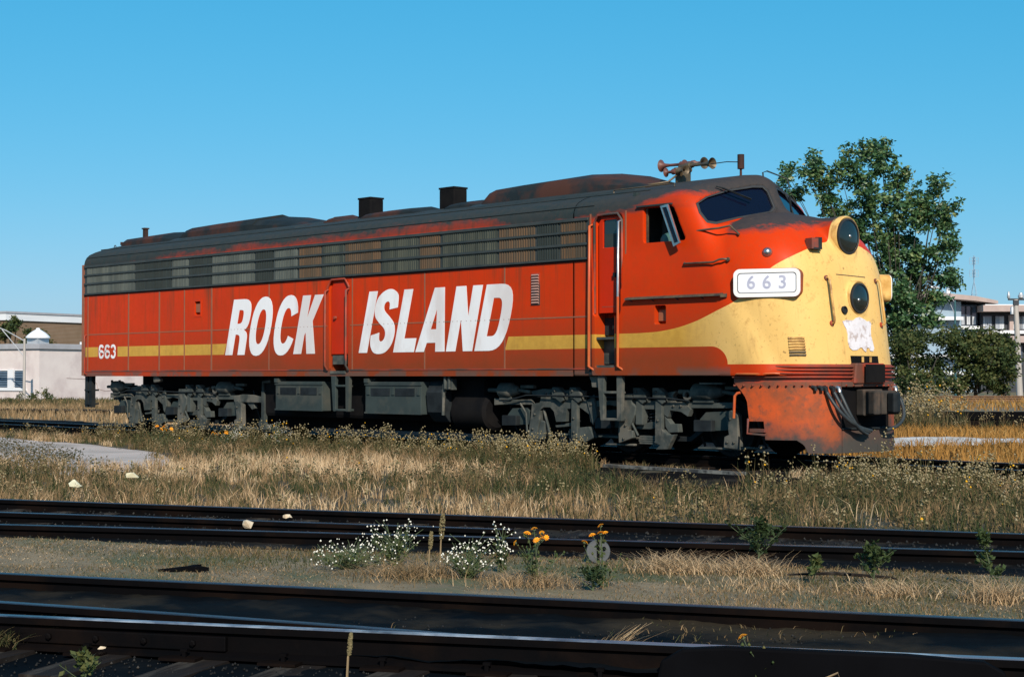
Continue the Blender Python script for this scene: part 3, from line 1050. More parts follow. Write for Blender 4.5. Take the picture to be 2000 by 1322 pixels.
for x, y, z in ((8.38, -1.5, 2.99), (9.22, -1.48, 2.985)):
    MB().lathe((x, y, z), (0, -1, 0), [(-.01, .03), (.02, .03)], 10, caps=True).obj('mounting_foot', M['brass'], loco)

# ================================================================== side details of the locomotive
YS = -HALF
# panel seams (battens)
for x in (-9.80, -7.98, -6.68, -5.67, -4.62, -2.545, .165, 2.27, 4.37):
    z1 = 3.10
    w = .05 if x in (-7.98, -6.68, -4.62) else .034
    pr = .0075 if x < -4 else .0040
    b = MB().box(x - w / 2, x + w / 2, YS - pr, YS + .004, 1.35, z1)
    b.obj('panel_seam', M['batten'], loco)
for x0, x1 in ((-9.82, -.62), (.10, 6.38)):
    b = MB().box(x0, x1, YS - .0042, YS + .003, 2.195, 2.218)
    for x in np.arange(x0 + .05, x1, .12):
        b.lathe((x, YS - .003, 2.207), (0, -1, 0), [(0, .012), (.006, .004)], 5)
    b.obj('belt_seam', M['batten'], loco)
for x0, x1 in ((-10.08, -.62), (.10, 6.40), (7.12, 9.25)):
    MB().box(x0, x1, YS - .010, YS + .003, 1.352, 1.372).obj('sill_seam', M['redgrime'], loco)
# rear corner post with end handrails
MB().box(-10.09, -9.98, YS - .006, YS + .003, 1.26, 3.84).obj('corner_post', M['batten'], loco)
for x, y in ((-9.86, -1.56), (-10.16, -1.45)):
    MB().tube([(x, y + .07, 2.20), (x, y, 2.18), (x, y, 1.32), (x, y + .07, 1.28)], .016, 7).obj('corner_handrail', M['redgrime'], loco, smooth=60)

# vent band: backing, top and bottom rails, screens in three rows
MB().box(-9.96, 6.37, YS - .006, YS + .01, 3.128, 3.815).obj('vent_band', M['gr_band'], loco)
segs = [(-9.84, -7.71, 'gr_light'), (-7.66, -6.18, 'gr_dark'), (-6.14, -5.51, 'gr_light'), (-5.46, -4.62, 'gr_dark'), (-4.58, -3.05, 'gr_light'), (-3.0, -2.40, 'gr_dark'),
        (-2.36, -1.57, 'gr_light'), (-1.52, -.80, 'gr_brown'), (-.76, -.08, 'gr_green'), (-.04, 1.02, 'gr_brown'), (1.06, 2.10, 'gr_green'), (2.14, 2.70, 'gr_brown'), (2.76, 4.20, 'gr_green'), (4.24, 5.12, 'gr_brown'), (5.17, 5.68, 'gr_dark'), (5.72, 6.30, 'gr_brown')]
for x0, x1, mm in segs:
    for z0, z1 in ((3.165, 3.36), (3.405, 3.565), (3.605, 3.755)):
        b = MB().box(x0, x1, YS - .012, YS - .004, z0, z1)
        n = max(2, int((x1 - x0) / .055))
        for i in range(n):
            x = x0 + (i + .5) * (x1 - x0) / n
            b.box(x - .012, x + .012, YS - .022, YS - .011, z0 + .004, z1 - .004)
        b.obj('intake_screen', M[mm], loco)
for z, r in ((3.383, .022), (3.585, .020), (3.785, .026), (3.146, .018)):
    MB().box(-9.95, 6.36, YS - .040, YS - .005, z - r, z + r).obj('band_rail', M['gr_band'], loco, bevel=.008)
MB().box(-9.97, 6.37, YS - .020, YS - .002, 3.105, 3.125).obj('band_sill', M['black'], loco)
# roof gutter line and upper moulding
for x0, x1 in ((-9.9, 6.45),):
    MB().tube([(x0, -1.462, 4.0), (x1, -1.462, 4.0)], .010, 6).obj('roof_gutter', M['roofline'], loco)
    MB().tube([(x0, -1.115, 4.203), (x1 + .9, -1.115, 4.203)], .012, 6).obj('roof_seam', M['roofline'], loco)
MB().tube([(6.5, -1.06, 4.22), (6.5, -1.06, 4.27), (7.75, -1.0, 4.285), (7.75, -1.0, 4.235)], .012, 6).obj('roof_grab_iron', M['brass'], loco)

# middle door with handrails and foot well
d = MB().prism([(-.52, 1.66), (-.52, 2.96), (-.44, 3.04), (-.08, 3.04), (-.0, 2.96), (-.0, 1.66)], [], lambda a, c, dd: (a, dd, c), YS + .055, YS + .025).obj('side_door', M['door_red'], loco, bevel=.01)
MB().lathe((-.38, YS + .03, 2.36), (0, -1, 0), [(0, .035), (.05, .03), (.055, .0)], 12).obj('door_knob', M['redgrime'], d, smooth=40)
b = MB()
fr = [(-.60, 2.92), (-.55, 3.00), (-.47, 3.09), (-.05, 3.09), (.03, 3.0), (.08, 2.92)]
b.tube([(x, YS - .012, z) for x, z in fr], .022, 7)
b.obj('door_head_moulding', M['redgrime'], loco, smooth=60)
for x in (-.585, .065):
    MB().tube([(x, YS, 2.90), (x, YS - .08, 2.87), (x, YS - .085, 1.45), (x, YS - .02, 1.36)], .021, 8).obj('handrail', M['hand_worn'] if False else M['redgrime'], loco, smooth=60)
MB().box(-.50, -.03, YS - .02, YS + .25, 1.29, 1.345).obj('door_step', M['truck'], loco)
MB().box(-.47, -.06, YS + .02, YS + .05, 1.47, 1.64).obj('kick_plate', M['truck'], loco)

# cab door
d = MB().prism([(6.55, 2.25), (6.55, 3.70), (6.62, 3.79), (6.96, 3.79), (7.03, 3.70), (7.03, 2.25)], [[(6.645, 3.30), (6.645, 3.72), (6.67, 3.745), (6.925, 3.745), (6.95, 3.72), (6.95, 3.30)]], lambda a, c, dd: (a, dd, c), YS + .07, YS + .03).obj('cab_door', M['door_red'], loco, bevel=.008)
MB().box(6.63, 6.97, YS + .055, YS + .062, 3.28, 3.76).obj('door_glass', M['lens'], d)
MB().box(6.66, 6.93, YS + .05, YS + .056, 3.30, 3.52).obj('glass_reflection_blind', M['cabin'], d)
b = MB().box(6.90, 7.0, YS - .0, YS + .03, 2.84, 2.87); b.box(6.90, 6.93, YS - .02, YS + .03, 2.82, 2.89)
b.obj('door_handle', M['truckdark'], d)
MB().box(6.62, 6.97, YS + .028, YS + .034, 2.345, 2.36).obj('door_sill_line', M['redgrime'], d)
MB().tube([(6.49, YS + .0, 2.25), (6.49, YS - .008, 3.72), (6.57, YS - .008, 3.83), (7.0, YS - .008, 3.83), (7.09, YS - .008, 3.72), (7.09, YS, 2.25)], .022, 7).obj('door_frame', M['redgrime'], loco, smooth=60)
for x, top, mm in ((6.44, 3.68, 'hand_red'), (7.075, 3.71, 'chrome')):
    MB().tube([(x, YS, top), (x, YS - .075, top - .02), (x - .008, YS - .08, 2.5)], .022, 8).obj('cab_handrail', M[mm], loco, smooth=60)
    MB().tube([(x - .008, YS - .08, 2.5), (x - .018, YS - .08, 1.40), (x + .05, YS - .02, 1.34)], .0225, 8).obj('cab_handrail', M['hand_red'], loco, smooth=60)
for z in (1.87, 1.42):
    MB().box(6.53, 6.94, YS - .004, YS + .26, z - .04, z).obj('well_step', M['truck'], loco)
MB().box(6.52, 6.95, YS + .20, YS + .275, 1.90, 2.18).obj('kick_plate', M['truckdark'], loco)
MB().box(6.52, 6.95, YS + .18, YS + .275, 1.44, 1.83).obj('kick_plate', M['truck'], loco)
MB().box(6.38, 7.22, YS - .02, YS + .02, 1.27, 1.36).obj('sill_plate', M['truckdark'], loco)
for zz in (2.0,):
    MB().box(7.155, 7.185, YS - .008, YS + .003, 1.38, 3.86).obj('panel_seam', M['batten'], loco)
    MB().box(6.385, 6.412, YS - .008, YS + .003, 1.38, 3.86).obj('panel_seam', M['batten'], loco)
# slatted side vent
b = MB().box(5.03, 5.23, YS - .012, YS + .003, 2.43, 2.96).obj('vent_frame', M['redgrime'], loco)
for k in range(11):
    MB().obox((5.13, YS - .02, 2.465 + k * .046), .16, .03, .022, (1, 0, 0), (0, .5, 1)).obj('vent_slat', M['ventslat'], b)
# porthole step behind the lettering and foot hole frames
MB().prism([(-5.30, 2.50), (-5.30, 2.88), (-5.0, 2.88), (-5.0, 2.50)], [[(-5.26, 2.55), (-5.26, 2.83), (-5.05, 2.83), (-5.05, 2.55)]], lambda a, c, dd: (a, dd, c), YS - .008, YS + .003).obj('foot_hole_frame', M['red'], loco)
MB().box(-5.26, -5.05, YS + .02, YS + .09, 2.60, 2.78).obj('foot_hole_plate', M['batten'], loco)
MB().box(7.81, 8.02, YS + .05, YS + .11, 2.10, 2.27).obj('foot_hole_plate', M['batten'], loco)
# ledge above the nose line
b = MB().prism([(YS + .01, 2.50), (YS - .11, 2.465), (YS - .12, 2.44), (YS - .09, 2.44), (YS + .01, 2.47)], [], lambda a, c, dd: (dd, a, c), 7.24, 9.16)
b.obox((9.18, YS - .03, 2.445), .10, .10, .05, (1, .5, 0), (0, 0, 1))
led = b.obj('side_ledge', M['brass'], loco)
for x in (7.3, 7.75, 8.25, 8.75):
    MB().tube([(x, YS - .09, 2.45), (x + .07, YS, 2.38)], .008, 5).obj('ledge_brace', M['truckdark'], led)
# little access panel on the nose side
MB().prism([(8.80, 1.70), (8.80, 2.075), (8.83, 2.10), (9.03, 2.15), (9.03, 1.66), (8.84, 1.66)], [[(8.815, 1.71), (8.815, 2.07), (9.015, 2.13), (9.015, 1.675), (8.84, 1.675)]], lambda a, c, dd: (a, dd, c), YS - .004, YS + .003).obj('access_panel_seam', M['brass'], loco)
MB().box(8.89, 8.93, YS - .012, YS + .0, 1.98, 2.03).obj('panel_latch', M['truckdark'], loco)

# cab window: rolled-down opening, wind deflector, cushion, gutter
MB().box(7.42, 8.14, YS - .04, YS + .01, 3.885, 3.91).obj('window_gutter', M['roofline'], loco)
MB().box(7.555, 7.585, YS + .05, YS + .08, 3.33, 3.87).obj('window_post', M['brass'], loco)
w = MB().prism([(8.00, 3.86), (8.15, 3.88), (8.40, 3.27), (8.27, 3.22)], [[(8.04, 3.83), (8.13, 3.84), (8.365, 3.29), (8.285, 3.27)]], lambda a, c, dd: (a, dd, c), YS - .13, YS - .10).obj('wind_deflector', M['chrome'], loco)
MB().prism([(8.035, 3.835), (8.135, 3.845), (8.37, 3.285), (8.28, 3.265)], [], lambda a, c, dd: (a, dd, c), YS - .119, YS - .113).obj('deflector_glass', M['glass'], w)
MB().tube([(8.26, YS - .11, 3.26), (8.24, YS + .02, 3.28)], .015, 6).obj('deflector_bracket', M['truckdark'], w)
MB().lathe((7.9, -1.25, 3.32), (0, 0, 1), [(.0, .17), (.06, .17), (.12, .14), (.155, .07), (.16, .01)], 18).obj('arm_rest', M['cushion'], loco, smooth=80)
MB().box(7.27, 9.0, -1.36, 1.36, 2.5, 2.56).obj('cab_floor', M['cabin'], loco)
MB().box(7.20, 7.26, -1.36, 1.36, 2.5, 4.15).obj('cab_back_wall', M['cabin'], loco)
MB().box(7.7, 8.2, .2, .8, 2.56, 3.5).obj('cab_seat', M['cushion'], loco, bevel=.05)
MB().box(7.55, 7.67, -1.1, -.6, 2.9, 3.75).obj('seat_back', M['cabin'], loco, bevel=.04)

# windshields
for s in (-1, 1):
    P = [(y * -s, z) for y, z in WS]
    fn = lambda a, c, dd: (cab_x(a, c) + dd, a, c)
    MB().prism(P, [], fn, -.075, -.06).obj('windshield', M['glass'], loco)
    cy = sum(p[0] for p in P) / len(P); cz = sum(p[1] for p in P) / len(P)
    out = [(cy + (y - cy) * 1.045, cz + (z - cz) * 1.10) for y, z in P]
    inn = [(cy + (y - cy) * .985, cz + (z - cz) * .965) for y, z in P]
    MB().prism(out, [inn], fn, -.05, -.015).obj('windshield_gasket', M['rubber'], loco, bevel=.006)
def wsp(y, z, o): return Vector((cab_x(y, z) + o, y, z))
wp = MB().tube([wsp(-.98, 4.17, .02), wsp(-.90, 4.14, .06), wsp(-.52, 3.97, .03)], .012, 6).obj('wiper', M['truckdark'], loco)
MB().obox(wsp(-.72, 4.06, .05), .50, .012, .03, wsp(-.98, 4.17, 0) - wsp(-.47, 3.95, 0), (1, 0, .5)).obj('wiper_blade', M['truckdark'], wp)
wp = MB().tube([wsp(.40, 4.14, .03), wsp(.38, 4.0, .05), wsp(.36, 3.80, .02)], .012, 6).obj('wiper', M['truckdark'], loco)
MB().obox(wsp(.37, 3.92, .035), .34, .012, .03, (-.1, -.02, 1), (1, 0, 0)).obj('wiper_blade', M['truckdark'], wp)
sp = Vector((8.72, -.78, 3.72))
MB().lathe(sp, (.5, -.6, .1), [(-.10, .02), (-.05, .05), (0, .07), (.02, .07), (.03, .05), (.032, .002)], 16).obj('cab_spotlight', M['chrome'], loco, smooth=60)
MB().prism([(-.33, 4.10), (-.27, 4.12), (-.24, 4.0), (-.20, 3.93), (-.22, 3.86), (-.28, 3.87), (-.29, 3.97), (-.33, 4.02)], [], fn, -.085, -.08).obj('window_sticker', M['cushion'], loco)

# ---- roof
def roof_box(name, x0, x1, hw, z1, mat, taper=.3, taper2=None, zb=4.38, peak=None):
    t2 = taper2 if taper2 is not None else taper
    xs = [x0, x0 + taper * .15, x0 + taper * .5, x0 + taper, (peak if peak else (x0 + x1) / 2), x1 - t2, x1 - t2 * .5, x1 - t2 * .12, x1]
    hs = [0, .35, .72, .88, 1.0, .86, .55, .12, 0]
    b = MB(); vs = []; m = 7
    for x, hh in zip(xs, hs):
        for (yy, zz) in ((-1, 0), (-.98, .6), (-.85, .92), (0, 1), (.85, .92), (.98, .6), (1, 0)):
            y = yy * hw * (.9 + .1 * min(1, hh * 2))
            vs.append((x, y, roof_z(y) - .01 + (z1 - 4.42) * zz * hh))
    fs = [(i * m + k, i * m + k + 1, (i + 1) * m + k + 1, (i + 1) * m + k) for i in range(len(xs) - 1) for k in range(m - 1)]
    fs += [tuple(range(m)), tuple((len(xs) - 1) * m + k for k in reversed(range(m)))]
    return b.add(vs, fs).obj(name, mat, loco, smooth=35)


roof_box('fan_hatch', -7.2, -2.3, .78, 4.71, M['soot'], .5, 1.9, peak=-4.2)
roof_box('fan_hatch', 2.9, 7.0, .78, 4.75, M['soot'], .35, 1.3, peak=5.0)
roof_box('roof_hatch', -9.75, -7.3, .72, 4.60, M['soot'], .15, .6)
for x0, x1, hw in ((-7.3, -2.4, .95), (2.7, 6.9, .95)):
    roof_box('hatch_base', x0, x1, hw, 4.48, M['roofline'], .1)
for x0, x1 in ((-2.1, -1.42), (1.62, 2.7), (-.9, 1.0)):
    roof_box('roof_blister', x0, x1, .55, 4.53, M['soot'], .3)
for x0, x1 in ((-1.37, -.97), (1.12, 1.55)):
    st = MB().box(x0, x1, -.17, .17, 4.36, 4.80).obj('exhaust_stack', M['black'], loco, bevel=.03)
    MB().prism([(x0 - .005, -.175), (x1 + .005, -.175), (x1 + .005, .175), (x0 - .005, .175)], [[(x0 + .04, -.13), (x1 - .04, -.13), (x1 - .04, .13), (x0 + .04, .13)]], lambda a, c, dd: (a, c, dd), 4.79, 4.825).obj('stack_rim', M['black'], st)
st = MB().box(-9.84, -9.74, -.045, .045, 4.38, 4.76).obj('boiler_stack', M['soot'], loco)
MB().box(-9.86, -9.72, -.065, .065, 4.755, 4.785).obj('stack_cap', M['soot'], st)
MB().tube([(-10.0, -.5, 4.36), (-10.0, -.5, 4.43)], .05, 8).obj('roof_vent', M['soot'], loco)
rg = [Vector((-9.90, -.75, 4.23)) + Vector((.04 * math.cos(a), 0, .06 + .045 * math.sin(a))) for a in np.linspace(-math.pi / 2, 1.5 * math.pi, 12)]
MB().tube(rg, .01, 5).obj('lifting_ring', M['soot'], loco)
# air horn cluster: manifold with five trumpets
b = MB()
b.box(6.98, 7.16, -.10, .10, 4.40, 4.66)
b.tube([(7.0, 0, 4.68), (7.24, 0, 4.70)], .06, 8)
b.tube([(7.06, -.2, 4.62), (7.06, .2, 4.66)], .05, 8)
hm = b.obj('horn_manifold', M['brass'], loco, bevel=.015)
def trumpet(p, d, L, r, mat):
    MB().lathe(p, d, [(-.10, .0), (-.10, .045), (-.04, .05), (0, .025), (L * .5, .024), (L * .75, .034), (L * .9, .06), (L * .97, r * .86), (L, r), (L * .985, r * .9), (L * .9, .05), (L * .7, .02)], 16).obj('horn', mat, hm, smooth=50)
trumpet((6.98, .0, 4.74), (-1, -.1, .02), .36, .105, M['hornred'])
trumpet((7.2, .0, 4.70), (1, -.05, -.02), .52, .095, M['brass'])
trumpet((7.16, .18, 4.74), (1, -.12, .0), .24, .10, M['brass'])
trumpet((7.16, -.18, 4.60), (1, -.25, .0), .16, .075, M['brass'])
trumpet((6.98, .2, 4.76), (-1, .1, .02), .05, .085, M['hornred'])
trumpet((6.98, -.2, 4.60), (-1, -.1, 0), .10, .08, M['hornred'])
trumpet((7.12, .30, 4.78), (.9, .5, .02), .10, .09, M['hornred'])
MB().tube([(6.2, -.55, 4.365), (6.9, -.5, 4.385), (7.05, -.35, 4.42), (7.08, -.1, 4.58)], .018, 6).obj('air_pipe', M['brass'], hm, smooth=60)
# antenna, pipe to it, front roof loop
an = MB().lathe((8.28, 0, 4.42), (0, 0, 1), [(0, .05), (.03, .02), (.12, .018), (.13, .055), (.36, .055), (.362, .0)], 14).obj('antenna', M['soot'], loco, smooth=40)
MB().tube([(7.68, -.03, 4.68), (8.0, 0, 4.69), (8.27, 0, 4.66)], .008, 5).obj('antenna_stay', M['soot'], an)
MB().tube([(8.70, .05, 4.28), (8.68, .05, 4.46), (8.74, .08, 4.48), (9.0, .25, 4.35), (9.05, .25, 4.2)], .013, 6).obj('roof_loop', M['roofline'], loco, smooth=60)

# ================================================================== underframe
MB().box(-8.9, 9.1, -.58, .58, .20, 1.26).obj('underframe_fill', M['black'], loco)  # added black fill: stands for underframe gear and the shade around it
MB().box(-3.2, 3.5, -1.18, 1.18, .42, 1.24).obj('underframe_tank', M['black'], loco, bevel=.08)
for x0, x1, zb in ((-2.36, -.82, .57), (.52, 2.13, .55)):
    bx = MB().box(x0, x1, -1.47, -1.1, zb, 1.14).obj('battery_box', M['box'], loco, bevel=.012)
    w = (x1 - x0)
    for k in range(2):
        a = x0 + w * (.11 + .44 * k)
        MB().box(a, a + w * .34, -1.478, -1.46, .88, 1.02).obj('box_lid_panel', M['truckdark'], bx)
    for k in range(3):
        a = x0 + w * (.04 + .45 * k)
        MB().box(a, a + .07, -1.488, -1.46, .90, 1.05).obj('lid_latch', M['box'], bx)
    MB().box(x0 - .01, x1 + .01, -1.485, -1.46, 1.075, 1.10).obj('box_lip', M['box'], bx)
    MB().box(x0 - .01, x1 + .01, -1.485, -1.46, zb, zb + .03).obj('box_lip', M['box'], bx)
    MB().box(x0 - .02, x0 + .10, -1.49, -1.3, 1.12, 1.20).obj('box_hanger', M['box'], bx)
b = MB().prism([(-1.30, 1.16), (-1.42, .95), (-1.38, .60), (-1.22, .42), (-.8, .36), (-.8, 1.16)], [], lambda a, c, dd: (dd, a, c), 2.20, 2.64)
b.obj('water_tank', M['truckdark'], loco, bevel=.02)
MB().tube([(2.66, -1.38, 1.10), (2.66, -1.40, .55)], .028, 8).obj('drain_pipe', M['truck'], loco)
MB().lathe((2.7, -.95, .62), (1, 0, 0), [(0, .0), (0, .30), (.04, .34), (.85, .34), (.9, .28), (.9, 0)], 20).obj('air_reservoir', M['black'], loco, smooth=40)
vb = MB().box(2.70, 2.92, -1.42, -1.30, 1.00, 1.20).obj('valve_bracket', M['truck'], loco, bevel=.01)
for x in (2.75, 2.86): MB().tube([(x, -1.43, 1.02), (x, -1.43, 1.26)], .03, 6).obj('valve_pipe', M['truck'], vb)
MB().tube([(2.5, -1.36, .98), (2.7, -1.38, .98)], .03, 6).obj('valve_pipe', M['truck'], vb)
# ladder steps hung below the doors
def ladder(x0, x1, z0, rungs, mat):
    b = MB()
    w = .10
    b.plate([(x0 - .06, 1.25), (x0 + w, 1.25), (x0 + w - .02, 1.12), (x0 + w - .02, z0), (x0 + .01, z0)], -1.50, -1.43)
    b.plate([(x1 - w, 1.25), (x1 + .02, 1.25), (x1, z0), (x1 - w + .01, z0)], -1.50, -1.43)
    l = b.obj('ladder', mat, loco, bevel=.012)
    for z in rungs:
        MB().box(x0 + w - .03, x1 - w + .02, -1.50, -1.30, z - .02, z + .02).obj('rung', mat, l, bevel=.01)
    return l
ladder(-.44, .05, .57, (1.06, .60), M['box'])
ladder(6.60, 7.06, .53, (.985, .555), M['truck'])
MB().plate([(6.30, 1.24), (6.50, 1.24), (6.62, 1.13), (6.60, 1.08), (6.50, 1.06), (6.36, 1.06), (6.34, 1.16)], -1.44, -1.34).obj('step_light', M['truck'], loco, bevel=.02)
for x in (-5.9, 5.9 - 12.45 + 1.2): pass
MB().plate([(-7.05, 1.24), (-6.85, 1.24), (-6.75, 1.16), (-6.80, 1.12), (-7.02, 1.10)], -1.44, -1.34).obj('step_light', M['truck'], loco, bevel=.02)
MB().box(8.55, 9.0, -1.36, -1.28, 1.12, 1.145).obj('pipe_clip', M['truck'], loco)
# rear buffer end: posts, hoses, coupler
for x in (-10.05, -9.86):
    MB().box(x - .06, x + .06, -1.40, -1.30, .52, 1.26).obj('rear_step_post', M['truckdark'], loco)
for z in (.60, .92): MB().box(-10.1, -9.82, -1.42, -1.20, z - .02, z + .02).obj('rear_step', M['truckdark'], loco)
b = MB(); b.box(-10.5, -9.6, -.10, .10, .75, .97); b.prism([(-10.45, -.2), (-10.75, -.28), (-10.8, -.1), (-10.7, .05), (-10.8, .25), (-10.45, .2)], [], lambda a, c, dd: (a, c, dd), .68, 1.03)
b.obj('rear_coupler', M['truckdark'], loco)
for y, k in ((-.9, 0), (-.7, 1)):
    MB().tube([(-9.75, y, 1.15), (-9.72, y, .95), (-9.6, y + .03, .78), (-9.45, y + .05, .68), (-9.3, y, .60)], .03, 7).obj('rear_hose', M['hose'], loco, smooth=60)


# ================================================================== trucks
def build_truck():
    t = thing('truck', None, None)
    t.parent = loco
    T = M['truck']
    for ax in (-2.15, 0, 2.15):
        for sy in (-1, 1):
            MB().lathe((ax, sy * .70, .457), (0, sy, 0), [(-.09, .12), (-.09, .49), (-.06, .487), (-.05, .458), (.06, .454), (.065, .40), (.02, .37), (.02, .20), (.06, .16), (.08, .10), (.08, 0)], 36).obj('wheel', M['wheel'], t, smooth=35)
        MB().lathe((ax, -.8, .457), (0, 1, 0), [(0, .08), (1.6, .08)], 12).obj('axle', M['truckdark'], t)
    for sy in (-1, 1):
        Y = lambda a: sy * a
        def P(name, poly, y0, y1, mat=T, holes=(), bev=.014, par=None):
            return MB().plate(poly, Y(y0), Y(y1), holes).obj(name, mat, par or t, bevel=bev)
        # main side frame left half, right half, drawn from the arches
        P('side_frame', [(-1.83, .99), (-1.57, 1.03), (-.62, 1.0), (-.62, .86), (-.51, .84), (.28, .86), (.54, .86), (1.22, .86), (1.23, .99), (1.39, 1.01), (1.32, .93), (1.40, .84), (1.56, .85), (1.69, .73), (1.63, .62), (1.49, .69), (1.27, .71), (1.22, .60), (1.10, .66), (.98, .72), (.74, .72), (.70, .48), (.55, .47), (.46, .62), (.30, .74), (-.05, .78), (-.30, .74), (-.30, .59), (-.37, .44), (-.45, .50), (-.48, .62), (-.67, .72), (-.99, .70), (-1.02, .49), (-1.25, .48), (-1.30, .65), (-1.39, .72), (-1.55, .72), (-1.63, .67), (-1.65, .50), (-1.74, .17), (-1.93, .17), (-1.85, .60), (-1.83, .77), (-1.64, .80), (-1.61, .89), (-1.81, .90)], 1.10, 1.20)
        P('frame_wing', [(-.51, .84), (-.35, .95), (-.28, .59), (-.37, .44), (-.42, .60)], 1.19, 1.23)
        for x0 in (-1.28, -.87, .55, .96):
            P('spring_cap', [(x0, 1.06), (x0 + .13, 1.06), (x0 + .27, .97), (x0 + .27, .84), (x0 + .20, .80), (x0 + .08, .87), (x0, .88)], 1.14, 1.27)
        for x0, zb in ((-.84, .22), (.60, .47), (1.01, .20)):
            P('hanger_post', [(x0, .86), (x0 + .13, .84), (x0 + .13, zb), (x0 - .01, zb)], 1.18, 1.25)
        P('hanger_foot', [(1.01, .24), (1.14, .34), (1.14, .42), (1.28, .33), (1.41, .34), (1.26, .10), (1.01, .09), (1.10, .16), (.98, .20)], 1.16, 1.26)
        P('hanger_foot', [(-.69, .40), (-.46, .42), (-.35, .24), (-.55, .16), (-.86, .20), (-.84, .30)], 1.12, 1.22)
        P('brake_shoe', [(1.14, .64), (1.28, .50), (1.42, .50), (1.44, .37), (1.23, .36), (1.16, .45)], 1.08, 1.19)
        P('spring_beam', [(-1.33, .42), (-.83, .49), (-.83, .42), (-1.30, .38)], 1.06, 1.15)
        P('spring_beam', [(.50, .44), (.80, .52), (.98, .53), (.98, .43), (.81, .40), (.50, .40)], 1.06, 1.15)
        for x0, x1, z0 in ((.57, .96, .17), (-1.0, -.74, .24)):
            b = MB()
            for k in range(4): b.box(x0 + .015 * abs(k - 1.5), x1 - .015 * abs(k - 1.5), min(Y(1.0), Y(1.16)), max(Y(1.0), Y(1.16)), z0 + k * .034, z0 + k * .034 + .027)
            b.obj('leaf_spring', T, t)
        for x0, x1 in ((.57, .9), (-1.02, -.80)):
            b = MB()
            for q in range(2):
                cx = x0 + .09 + q * (x1 - x0 - .18)
                pts = [(cx + .06 * math.cos(a), Y(1.06) + .06 * math.sin(a), .50 + .21 * a / (2 * math.pi * 4)) for a in np.linspace(0, 2 * math.pi * 4, 40)]
                b.tube(pts, .016, 5)
            b.obj('coil_spring', M['truckdark'], t)
        P('pedestal', [(.28, .97), (.54, .97), (.52, .82), (.61, .76), (.59, .63), (.44, .38), (.54, .38), (.54, .26), (.24, .17), (.23, .35)], 1.17, 1.27)
        P('pedestal', [(2.39, .71), (2.52, .73), (2.64, .66), (2.66, .14), (2.37, .16), (2.38, .33), (2.47, .36)], 1.12, 1.24)
        P('pedestal', [(-1.64, .50), (-1.54, .48), (-1.56, .30), (-1.60, .17), (-1.74, .17)], 1.10, 1.18)
        for cx in (-2.20, .02, 2.12):
            jb = P('journal_box', [(cx - .32, .58), (cx - .20, .69), (cx + .18, .71), (cx + .24, .62), (cx + .24, .42), (cx - .32, .39)], .98, 1.12, M['box'])  # darker back part, standing for dirt and the shadow of the side frame
            P('journal_lid', [(cx - .36, .57), (cx - .0, .57), (cx - .0, .40), (cx - .36, .39)], 1.12, 1.22, M['truckdark'], par=jb)
        for cx, L in ((-2.66, .34), (1.72, .44)):
            b = MB().lathe((cx, Y(1.14), 1.0), (1, 0, 0), [(0, 0), (0, .11), (.03, .135), (L - .05, .135), (L, .10), (L + .12, .06), (L + .14, 0)], 18)
            bc = b.obj('brake_cylinder', T, t, smooth=40)
            b = MB(); b.tube([(cx + L, Y(1.14), 1.02), (cx + L + .42, Y(1.16), .97)], .03, 7); b.box(cx + L + .2, cx + L + .52, min(Y(1.12), Y(1.19)), max(Y(1.12), Y(1.19)), 1.04, 1.09)
            b.obj('push_rod', T, bc)
            MB().tube([(cx - .32, Y(1.13), 1.0), (cx, Y(1.13), 1.0)], .035, 7).obj('push_rod', T, bc)
            P('cylinder_bracket', [(cx - .15, .86), (cx + .34, .84), (cx + .78, .85), (cx + .83, .76), (cx - .02, .75), (cx - .15, .74)], 1.10, 1.17)
            MB().box(cx + .02, cx + L - .02, min(Y(1.05), Y(1.2)), max(Y(1.05), Y(1.2)), .84, .89).obj('cylinder_foot', T, bc)
        P('lever_ring', [(1.66 + .09 * math.cos(a), .95 + .08 * math.sin(a)) for a in np.linspace(0, T2, 14)[:-1]], 1.2, 1.25, T, [[(1.66 + .05 * math.cos(a), .95 + .045 * math.sin(a)) for a in np.linspace(0, T2, 12)[:-1]]])
        for x0, x1 in ((-2.6, -1.7), (-.13, .5), (1.82, 2.66)):
            P('tie_bar', [(x0, .155), (x1, .165), (x1, .13), (x0, .125)], 1.11, 1.19)
        P('equalizer', [(-1.95, .50), (-1.60, .30), (1.50, .30), (1.80, .50), (1.80, .40), (1.52, .22), (-1.62, .22), (-1.95, .40)], .92, 1.0, M['truckdark'])
        for x in (-2.62, -1.45, 1.55, 2.75):
            MB().tube([(x, Y(1.0), .95), (x + .03, Y(.95), .6), (x + .1, Y(.80), .15)], .02, 6).obj('sand_pipe', M['truckdark'], t, smooth=60)
        BOLT = MB().lathe((0, 0, 0), (0, sy, 0), [(0, .022), (.022, .020), (.03, .008)], 6).mesh('bolt', M['truck'])
        for x, z, y in ((-1.48, .95, 1.2), (-1.38, .95, 1.2), (-1.2, 1.0, 1.27), (-.79, 1.0, 1.27), (.63, 1.0, 1.27), (1.04, 1.0, 1.27), (-1.75, .60, 1.2), (-1.80, .35, 1.2), (-1.86, .23, 1.2), (-.78, .55, 1.25), (-.78, .32, 1.25), (.34, .62, 1.27), (.40, .46, 1.27), (.36, .25, 1.27), (1.07, .55, 1.25), (2.45, .25, 1.24), (2.58, .25, 1.24), (2.50, .60, 1.24), (-.40, .78, 1.23), (1.35, .78, 1.2), (1.5, .78, 1.2)):
            o = link('bolt', BOLT, t); o.location = (x, Y(y), z)
